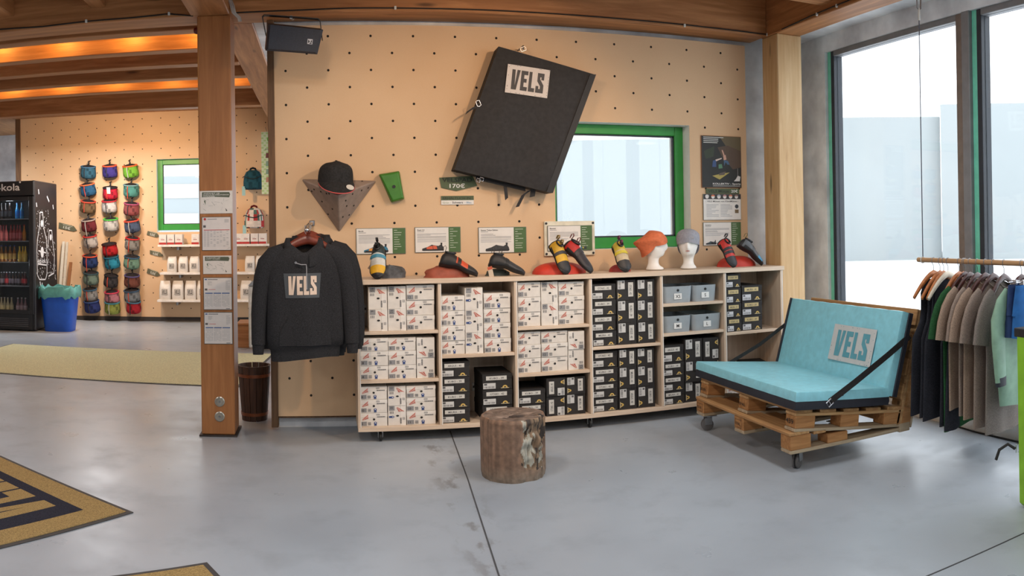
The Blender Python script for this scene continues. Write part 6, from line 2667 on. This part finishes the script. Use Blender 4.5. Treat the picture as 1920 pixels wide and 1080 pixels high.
# ================================================================ small arrow signs, chalk bags
def arrow_sign(label, pts, Y, group='arrow price signs on the far wall'):
    w3 = [WY(a_, c_, Y) for a_, c_ in pts]
    t = thing('price_sign', label, 'sign', (w3[0].x, Y, min(q_.z for q_ in w3)), group=group)
    b = MB()
    b.loft([w3, [q_ + Vector((0, .012, 0)) for q_ in w3]], True, True, (92, 92, 72))
    b.build('sheet', M_PRINT, t)
    p = Print((0, Y, 0))
    c = sum(w3, Vector()) / len(w3)
    L_ = max(q_.x for q_ in w3) - min(q_.x for q_ in w3)
    u_ = (w3[1] - w3[0]).normalized()
    p = Print(c - u_ * L_ * .36 - Vector((0, 0, .03)), u_, Vector((-u_.z, 0, u_.x)), (0, -1, 0), .002)
    p.rect(0, .055, L_ * .55, .07, (150, 150, 132))
    p.text(' 15€' if pts[0][0] < 200 else ' 9,50€', L_ * .06, .0, .042, (206, 206, 196), 0, width=L_ * .40)
    p.build('print', M_PRINT, t)
    return t


arrow_sign('arrow price sign between the fridge and the chalk bags', [(111, 417), (138, 424), (144, 432), (138, 434), (110, 428)], 12.985)
arrow_sign('arrow price sign pointing at the row of small boxes', [(277, 433), (294, 437), (299, 443), (293, 445), (275, 440)], 12.985)
arrow_sign('arrow price sign pointing at the middle shelf of bags', [(281, 469), (300, 473), (306, 480), (299, 481), (281, 476)], 12.985)
arrow_sign('arrow price sign pointing at the lowest shelf of bags', [(277, 503), (296, 510), (300, 516), (294, 518), (275, 512)], 12.985)

BAGS = [  # px, py centre of rim, body, rim, words
    (165, 313, (54, 96, 116), (70, 110, 140), 'slate blue, top of the left row'), (163, 346, (46, 90, 124), (206, 110, 70), 'blue with an orange rim, left row'), (165, 378, (120, 96, 70), (206, 80, 60), 'patterned brown with a red rim, left row'),
    (165, 413, (112, 44, 50), (170, 150, 140), 'wine red with a pale rim, left row'), (168, 443, (190, 180, 172), (196, 60, 54), 'silver with a red rim, left row'), (168, 480, (48, 66, 112), (206, 84, 60), 'navy with an orange rim, left row'),
    (170, 512, (120, 140, 126), (60, 80, 84), 'sage green, left row'), (168, 543, (150, 150, 148), (60, 90, 110), 'grey patterned, left row'), (171, 565, (52, 62, 116), (60, 80, 130), 'dark blue speckled, bottom of the left row'),
    (205, 311, (66, 56, 128), (220, 90, 60), 'violet with an orange rim, top of the middle row'), (206, 352, (190, 40, 60), (50, 40, 44), 'crimson with a white tag, middle row'), (204, 377, (206, 200, 196), (200, 50, 60), 'white with a red rim, middle row'),
    (207, 411, (206, 202, 196), (90, 190, 80), 'white with a green rim, middle row'), (204, 458, (190, 40, 44), (60, 30, 30), 'bright red, middle row'), (208, 482, (50, 140, 166), (40, 100, 120), 'turquoise, middle row'), (208, 517, (70, 68, 70), (40, 40, 42), 'charcoal, middle row'),
    (209, 548, (196, 130, 140), (206, 70, 90), 'pink patterned, middle row'), (210, 567, (150, 160, 80), (70, 130, 140), 'yellow and teal, bottom of the middle row'),
    (243, 311, (112, 168, 56), (220, 100, 50), 'lime green with an orange rim, top of the right row'), (245, 347, (80, 140, 130), (110, 150, 150), 'sea green, right row'), (246, 382, (150, 80, 80), (170, 80, 110), 'multicoloured with a pink rim, right row'),
    (246, 414, (80, 92, 116), (214, 80, 60), 'grey blue with a red rim, right row'), (248, 447, (150, 146, 140), (200, 50, 50), 'silver grey with a red rim, right row'), (247, 482, (120, 156, 136), (60, 90, 110), 'pale green with a blue rim, right row'),
    (247, 517, (124, 76, 64), (90, 80, 120), 'rust brown, right row'), (246, 545, (130, 136, 140), (60, 80, 100), 'small grey patterned, right row'), (250, 566, (176, 44, 54), (70, 110, 130), 'red with a blue rim, bottom of the right row'),
]


def chalk_bag(label, px_, py_, body, rim, seed):
    rr = random.Random(seed)
    c = WY(px_, py_, 12.86)
    t = thing('chalk_bag', label, 'chalk bag', (c.x, 12.875, c.z), (R(14), R(rr.uniform(-8, 8)), 0), group='chalk bags hung in three rows')
    w = rr.uniform(.112, .126)
    b = MB()
    rings = []
    for z, k in ((0, 1.0), (-.05, 1.02), (-.11, 1.08), (-.16, 1.06), (-.185, .85), (-.19, .4)):
        rings.append([(w * k * math.cos(a_) * (1 + .03 * math.sin(5 * a_ + seed)), w * k * .82 * math.sin(a_), z) for a_ in [2 * math.pi * i / 20 for i in range(20)]])
    dk = tuple(a_ * .72 for a_ in body)

    def cf(i, j):
        return dk if (i * 7 + j * 3 + seed) % 5 == 0 else body
    b.loft(rings, False, True, None, cf)
    b.build('pouch', M_CLOTHCOL, t, 60, local=True)
    b = MB()
    b.tube([(w * 1.0 * math.cos(a_), w * .82 * math.sin(a_), .003) for a_ in [2 * math.pi * i / 18 for i in range(18)]], .012, 6, rim, closed=True)
    b.build('rim', M_CLOTHCOL, t, 60, local=True)
    b = MB()
    b.ball((0, 0, -.005), w * .9, 12, (40, 34, 34), (1, .8, .35))
    b.build('fleece_lining', M_CLOTHCOL, t, 60, local=True)
    b = MB()
    b.tube([(.0, .0, .02), (.01, .01, .06), (-.01, .02, .085), (.012, .03, .10)], [.022, .012, .01, .008], 6, (34, 32, 34))
    b.build('cord_lock', M_PLASTIC, t, 60, local=True)
    b = MB()
    cc_ = rr.choice([(206, 80, 60), (60, 60, 66), (190, 186, 180), (60, 60, 66)])
    b.tube([(-.03, -w * .82, .0), (-.034, -w * .95, -.06), (-.03, -w * .96, -.15 - rr.random() * .1)], .007, 6, cc_)
    b.build('cord', M_CLOTHCOL, t, 60, local=True)
    if 'white tag' in label:
        b = MB()
        b.box(-.03, .03, -w * .95, -w * .92, -.08, .03, (226, 216, 206))
        b.build('price_tag', M_PRINT, t, local=True)
    # peg to the wall
    b = MB()
    b.tube([(0, .03, .07), (0, .12, .09)], .006, 6, (50, 50, 52))
    b.build('peg', M_PLASTIC, t, local=True)
    return t


for i, (px_, py_, bd, rm, wd) in enumerate(BAGS):
    n_same = [w_ for *_, w_ in BAGS]
    chalk_bag('chalk bag, %s' % wd, px_, py_, bd, rm, i)

# ================================================================ wall shelves with boxes and coffee-like bags
M_SHW = mat('white_shelf_board', (222, 216, 208), .5)
sh_z = []
for i, (px_, py_, lab) in enumerate(((296, 459, 'upper white wall shelf holding small boxes'), (300, 511, 'middle white wall shelf holding small white bags'), (295, 562, 'lowest white wall shelf holding large white bags'))):
    a_ = WY(px_, py_, 12.72)
    t = thing('wall_shelf', lab, 'shelf', (-1.5, 12.86, a_.z), group='white wall shelves')
    b = MB()
    b.box(a_.x, -.62, 12.70, FARY, a_.z - .035, a_.z, b=.003)
    b.build('board', M_SHW, t)
    for x_ in (a_.x + .3, -1.6, -.9):
        b = MB()
        b.box(x_, x_ + .03, 12.76, FARY, a_.z - .09, a_.z - .035, b=.003)
        b.build('bracket', M_STEEL, t)
    sh_z.append(a_.z)
M_BAGP = painted('white_paper_pouch', .5, vary=.05)


def small_carton(label, x, z, w, h):
    t = thing('small_box', label, 'box', (x, 12.80, z), group='small white and red boxes on the upper shelf')
    b = MB()
    b.box(-w / 2, w / 2, -.09, .09, .001, h, (222, 216, 210), b=.002)
    b.build('carton', M_BAGP, t, local=True)
    p = Print((-w / 2, -.09, 0))
    p.rect(0, .002, w, h * .22, (176, 52, 50))
    p.rect(w * .25, h * .45, w * .75, h * .52, (150, 90, 86))
    p.rect(w * .25, h * .60, w * .60, h * .64, (170, 166, 164))
    p.build('print', M_PRINT, t, local=True)


xs = [WY(px_, 450, 12.72).x for px_ in (305, 320, 335, 350, 366, 382, 398, 414, 430, 447, 461, 477, 492)]
for i, x in enumerate(xs):
    if 2 < i < 9 and i not in (4,):
        continue
    lab = 'small white and red box, %s' % (('%s from the left end of the upper wall shelf' % ['first', 'second', 'third', '', 'fifth'][i]) if i < 5 else ('%s right of the post on the upper wall shelf' % {9: 'first', 10: 'second', 11: 'third', 12: 'fourth'}[i]))
    small_carton(lab, x, sh_z[0], .118, .165)


def pouch(label, x, z, w, h, group):
    t = thing('paper_bag', label, 'bag', (x, 12.82, z), group=group)
    b = MB()
    n = 20

    def rg(w_, d_, z_):
        return [(w_ * math.copysign(abs(math.cos(a_)) ** .5, math.cos(a_)), d_ * math.copysign(abs(math.sin(a_)) ** .6, math.sin(a_)), z_) for a_ in [2 * math.pi * k / n for k in range(n)]]
    b.loft([rg(w * .48, .07, .001), rg(w * .5, .085, h * .15), rg(w * .49, .08, h * .55), rg(w * .46, .05, h * .8), rg(w * .42, .02, h * .93), rg(w * .40, .008, h)], True, True, (218, 212, 204))
    b.build('pouch', M_BAGP, t, 60, local=True)
    p = Print((-w * .22, -.088, h * .26))
    p.rect(0, 0, w * .46, h * .30, (46, 44, 44))
    p.rect(w * .025, h * .02, w * .435, h * .28, (208, 202, 194), 1)
    p.vels(w * .06, h * .05, w * .34, h * .20, (46, 44, 44), 2)
    p.build('print', M_PRINT, t, local=True)


for i, px_ in enumerate((321, 342, 363, 468, 488)):
    pouch('small white logo bag, %s on the middle wall shelf' % ['leftmost', 'second', 'third', 'first right of the post', 'second right of the post'][i], WY(px_, 500, 12.72).x, sh_z[1], .165, .255, 'small white bags on the middle shelf')
for i, px_ in enumerate((308, 332, 356, 379, 461)):
    pouch('large white logo bag, %s on the lowest wall shelf' % ['leftmost', 'second', 'third', 'fourth, partly behind the post,', 'only one right of the post'][i], WY(px_, 550, 12.72).x, sh_z[2], .195, .30, 'large white bags on the lowest shelf')


# ================================================================ backpacks and banner right of the post
def backpack(label, px_, py0, py1, wpx, main, side_c, seed, pattern):
    top, bot = WY(px_, py0, 12.8), WY(px_, py1, 12.8)
    h = top.z - bot.z
    w = wpx / FPX * 13.0
    t = thing('backpack', label, 'backpack', (top.x, 12.83, bot.z), group='small backpacks on the far wall')
    b = MB()
    rr = random.Random(seed)

    def rg(k, z_, d_):
        return [(w / 2 * k * math.copysign(abs(math.cos(a_)) ** .6, math.cos(a_)), d_ * math.copysign(abs(math.sin(a_)) ** .7, math.sin(a_)), z_) for a_ in [2 * math.pi * i / 28 for i in range(28)]]

    def cf(i, j):
        if abs(j - 7) > 5 and abs(j - 21) > 5:
            return side_c
        if pattern:
            return [(206, 196, 186), (170, 60, 60), (80, 110, 100), (216, 206, 196)][(i * 5 + j * 3 + (i * j) % 3) % 4]
        return main if (i + j) % 3 else tuple(c_ * .8 for c_ in main)
    b.loft([rg(.85, 0, .10), rg(1.0, h * .06, .13), rg(1.0, h * .35, .13), rg(.92, h * .65, .11), rg(.70, h * .86, .08), rg(.4, h * .95, .05)], True, True, None, cf)
    b.build('bag', M_CLOTHCOL, t, 50, local=True)
    b = MB()
    b.tube([(-w * .16, 0, h * .90), (-w * .12, 0, h * 1.02), (0, 0, h * 1.06), (w * .12, 0, h * 1.02), (w * .16, 0, h * .90)], .016, 6, tuple(c_ * .6 for c_ in side_c))
    b.build('handle', M_CLOTHCOL, t, 60, local=True)
    b = MB()
    b.tube([(w * .5 * math.cos(a_), -.125 - .006, h * .55 + .02 * math.sin(3 * a_)) for a_ in [math.pi * k / 8 for k in range(9)]], .007, 6, (50, 60, 62))
    b.build('zip', M_CLOTHCOL, t, 60, local=True)
    b = MB()
    b.box(-w * .55, -w * .38, -.10, -.09, -.10, h * .14, (150, 190, 190))
    b.build('hang_tag', M_PRINT, t, local=True)
    b = MB()
    b.tube([(0, 0, h * 1.05), (0, .17, h * 1.05)], .008, 6, (120, 120, 122))
    b.build('peg', M_PLASTIC, t, local=True)


backpack('teal blue drawstring backpack hanging right of the post', 474, 317, 355, 36, (38, 84, 100), (40, 60, 76), 1, False)
backpack('red backpack with a speckled front hanging below the teal one', 476, 388, 428, 37, (200, 190, 180), (160, 36, 44), 2, True)
x, z, w, h = rect_px(491, 247, 512, 364, 12.6)


def ban(p, w, h):
    p.rect(.004, .004, w - .004, h - .004, (206, 220, 186))
    for i in range(5):
        for j in range(26):
            if (i + j) % 2:
                p.rect(w * i / 5, h * j / 26, w * (i + 1) / 5, h * (j + .7) / 26, (176, 206, 140), 1)
    p.disc(w * .75, h * .88, w * .26, (90, 170, 60), 2, 16)
    p.disc(w * .75, h * .88, w * .16, (206, 220, 186), 3, 14)
    p.text('ALL', w * .3, h * .71, h * .025, (50, 50, 46), 3)
    for k, c_ in enumerate(((110, 60, 60), (130, 160, 140), (130, 160, 140), (180, 130, 110))):
        p.poly([(w * .35, h * (.58 - k * .13)), (w * .85, h * (.58 - k * .13)), (w * .8, h * (.66 - k * .13)), (w * .4, h * (.66 - k * .13))], c_, 3)


t = board('banner', 'narrow green and white hanging banner with a round logo', 'banner', x, z, w, h, ban, 12.6, .006, (206, 220, 186), gap=0)
b = MB()
b.tube([(x + w * .5, 12.6, z + h), (x + w * .2, 12.995, z + h + .12)], .004, 6)
b.build('hanging_wire', M_STEEL, t)

# ================================================================ white machine behind the hoodies
mc = thing('ice_machine', 'white upright machine with a red window strip behind the hoodies', 'machine', (-.72, 9.95, 0))
b = MB()
b.box(-.94, -.50, 9.72, 10.20, .05, .80, b=.015)
b.build('body', mat('white_enamel', (206, 206, 204), .4), mc, 40)
b = MB()
b.prism([(0, 0), (.44, 0), (.44, .14), (.12, .12)], (-.94, 9.70, .80), (1, 0, 0), (0, 0, 1), (0, .5, 0))
b.build('lid', mat('grey_lid', (150, 156, 164), .4), mc)
b = MB()
b.box(-.83, -.56, 9.712, 9.722, .34, .72, b=.02)
b.build('red_panel', mat('red_panel', (190, 30, 40), .4), mc)
b = MB()
b.box(-.88, -.56, 9.712, 9.722, .06, .32, b=.004)
b.build('grey_panel', mat('grey_vent_panel', (120, 124, 126), .5), mc)
for x_ in (-.86, -.58):
    b = MB()
    b.box(x_ - .02, x_ + .02, 9.75, 9.79, 0, .05)
    b.build('foot', M_STEEL, mc)
    b = MB()
    b.box(x_ - .02, x_ + .02, 10.12, 10.16, 0, .05)
    b.build('foot', M_STEEL, mc)
wb = thing('wooden_crate', 'plain wooden low box standing on the floor behind the post', 'crate', (-1.05, 10.3, 0))
b = MB()
b.box(-1.12, -.97, 10.08, 10.5, .0, .28, b=.004)
b.build('body', M_BEAM['x'], wb)
b = MB()
b.box(-1.13, -.96, 10.06, 10.52, .28, .305, b=.004)
b.build('lid', M_BEAM['x'], wb)

# ================================================================ cables with clips on the beams
M_CAB = mat('black_cable', (26, 24, 24), .6)


def clipped_cable(label, pts, clips, Y=PF):
    t = thing('cable', label, 'cable', (pts[0].x, pts[0].y, pts[0].z))
    b = MB()
    b.tube(pts, .005, 6)
    b.build('sheath', M_CAB, t, 60)
    for c in clips:
        b = MB()
        b.box(c.x - .008, c.x + .008, c.y - .012, c.y + .002, c.z - .012, c.z + .012, (222, 220, 214), b=.002)
        b.build('clip', M_PLASTIC, t)


Yc = PF - .006
clipped_cable('thin black cable clipped along the main beam left of the post', [WY(0, 55, Yc), WY(80, 50, Yc), WY(162, 40, Yc), WY(250, 33, Yc), WY(317, 26, Yc), WY(362, 30, Yc)], [WY(162, 40, Yc), WY(317, 26, Yc)])
clipped_cable('thin black cable clipped along the main beam above the drilled wall', [WY(440, 24, Yc), WY(560, 19, Yc), WY(660, 15, Yc), WY(741, 15, Yc), WY(920, 19, Yc), WY(1100, 30, Yc), WY(1280, 46, Yc), WY(1440, 65, Yc), WY(1458, 68, Yc)], [WY(741, 15, Yc), WY(1283, 48, Yc), WY(1438, 65, Yc)])
Xc = 3.49 - .006
clipped_cable('thin black cable clipped along the window side beam', [WX(1466, 55, Xc), WX(1520, 30, Xc), WX(1568, 10, Xc), WX(1605, -5, Xc)], [WX(1568, 11, Xc), WX(1531, 27, Xc)], Xc)
t = thing('cable_bundle', 'bundle of pale cables looping at the top of the post', 'cable', (-.60, 5.68, 3.0))
for k in range(3):
    b = MB()
    o_ = k * 2.2
    b.tube([WY(427 + o_, -6, 5.66), WY(432 + o_ * 1.4, 10, 5.64), WY(436 + o_ * 1.2, 24, 5.64), WY(446 + o_, 33, 5.64 + .02 * k), WY(448 + o_, 40, 5.68)], .006, 6)
    b.build('strand', mat('pale_cable', (176, 168, 160), .5), t, 60)
